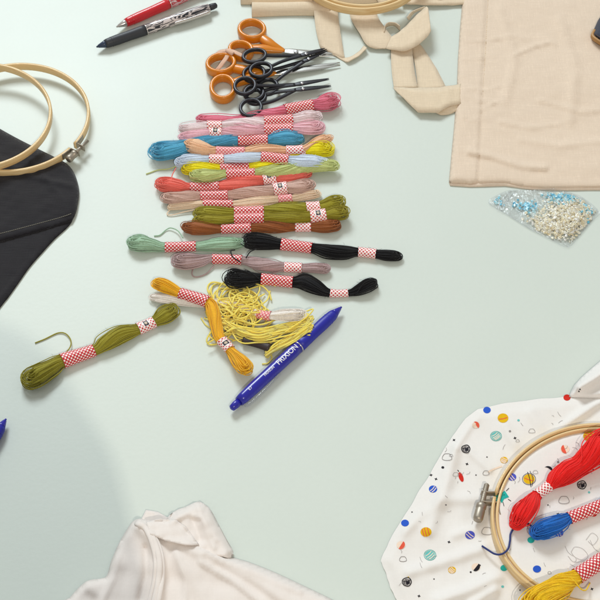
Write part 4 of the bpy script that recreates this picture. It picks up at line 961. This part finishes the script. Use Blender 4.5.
def beads(name, label, spots, cols, seed, zf):
    R = np.random.default_rng(seed); mb = MB(); ms = [plain('bead_%d_%d_%d' % c, srgb(*c), .35, 0, .08, 500, spec=.5, coat=.2) for c in cols]
    for cx, cy, sx, sy, n in spots:
        for _ in range(n):
            x, y = R.normal(cx, sx), R.normal(cy, sy)
            if not inside(bg, np.array([x]), np.array([y]))[0] or edge_dist(bg, np.array([x]), np.array([y]))[0] < 2.0: continue
            top = max(.9, float(bag_h(np.array([x]), np.array([y]))[0])-1.4); z_ = R.uniform(.9, top)
            c = P(x, y, z_*.001); nm = unit(R.normal(0, .55, 3)[None]+np.array([0, 0, 1.1]))[0]; u = unit(np.cross(nm, [1, .1, 0])[None])[0]; v = np.cross(nm, u); r = R.uniform(.0009, .0017)
            an = np.arange(8)*math.pi/4
            ringo = [c+(u*math.cos(a)+v*math.sin(a))*r for a in an]; ringt = [c+(u*math.cos(a)+v*math.sin(a))*r*.8+nm*.0005 for a in an]; ri = [c+(u*math.cos(a)+v*math.sin(a))*r*.3+nm*.0002 for a in an]; rb = [c-nm*.0003+(u*math.cos(a)+v*math.sin(a))*r*.7 for a in an]
            mb.grid(np.array([rb, ringo, ringt, ri]), False, True, mi=int(R.integers(len(cols))), caps=True)
    tag(mb.build(name, ms), label, 'sequins', kind='stuff')
beads('sequins', 'heap of cream sequins in the clear bag', [(566, 219, 12, 9, 1300), (548, 224, 9, 5, 320), (575, 212, 8, 6, 360)], [(254, 246, 226), (252, 240, 210), (255, 251, 242), (248, 232, 190)], 2, 0)
beads('sequins', 'bright blue sequins at the top of the clear bag', [(562, 197, 9, 3.2, 130), (525, 207, 7, 3, 60), (586, 209, 5, 5, 60), (497, 200, 3, 2.5, 25)], [(140, 224, 246), (96, 206, 240), (196, 240, 250)], 3, 0)

# ------------------------------------------------------------------ dark pouch with tan trim at the right edge
root = empty('pouch', P(606, 28, 0), 'dark slate pouch with tan leather trim on the tote bag at the right edge', 'pouch')
po = [(592.5, 36), (594.5, 29), (598, 21), (604, 12), (640, -10), (690, 20), (650, 72), (612, 48), (600, 41.5)]
b = MB(); V, F = sheet(po, lambda x, y: 6.5+np.minimum(edge_dist(po, x, y)/5, 1)**.5*7+.5*waves(x, y, 9, 14), 1.6); b.add(V, F); b.build('body', cloth_mat('slate_denim', srgb(66, 70, 84), weave=1500, slubs=1., var=.15), root, thick=.0008)
b = MB(); tube(b, px_path([(594.5, 31, 8), (592.5, 36.5, 8), (600, 42.5, 9), (612, 49, 9), (650, 73, 8)], 6), .0017, .0026, 10, power=.6); b.build('trim', plain('tan_leather', srgb(172, 128, 74), .5, var=.2), root)
b = MB(); tube(b, px_path([(595, 34, 12), (602, 38.5, 14), (614, 45, 15), (650, 66, 14)], 6), .0007, .0006, 8); b.build('piping', plain('brown_cord', srgb(54, 36, 34), .6), root)

# ------------------------------------------------------------------ unseen upright form, added only to cast the soft shadow at the lower left
root = empty('shadow_caster', (-.078, -.74, 0), 'unseen grey upright form added at the near side of the table to cast a shadow', 'shadow caster')
b = MB(); lathe(b, (-.078, -.74, 0), (-.077, -.74, .74), [(0, .085), (.02, .088), (.5, .09), (.86, .088), (.94, .074), (.985, .045), (1, .012)], 40)
b.build('fabric', cloth_mat('shadow_caster_grey', srgb(150, 148, 146)), root)
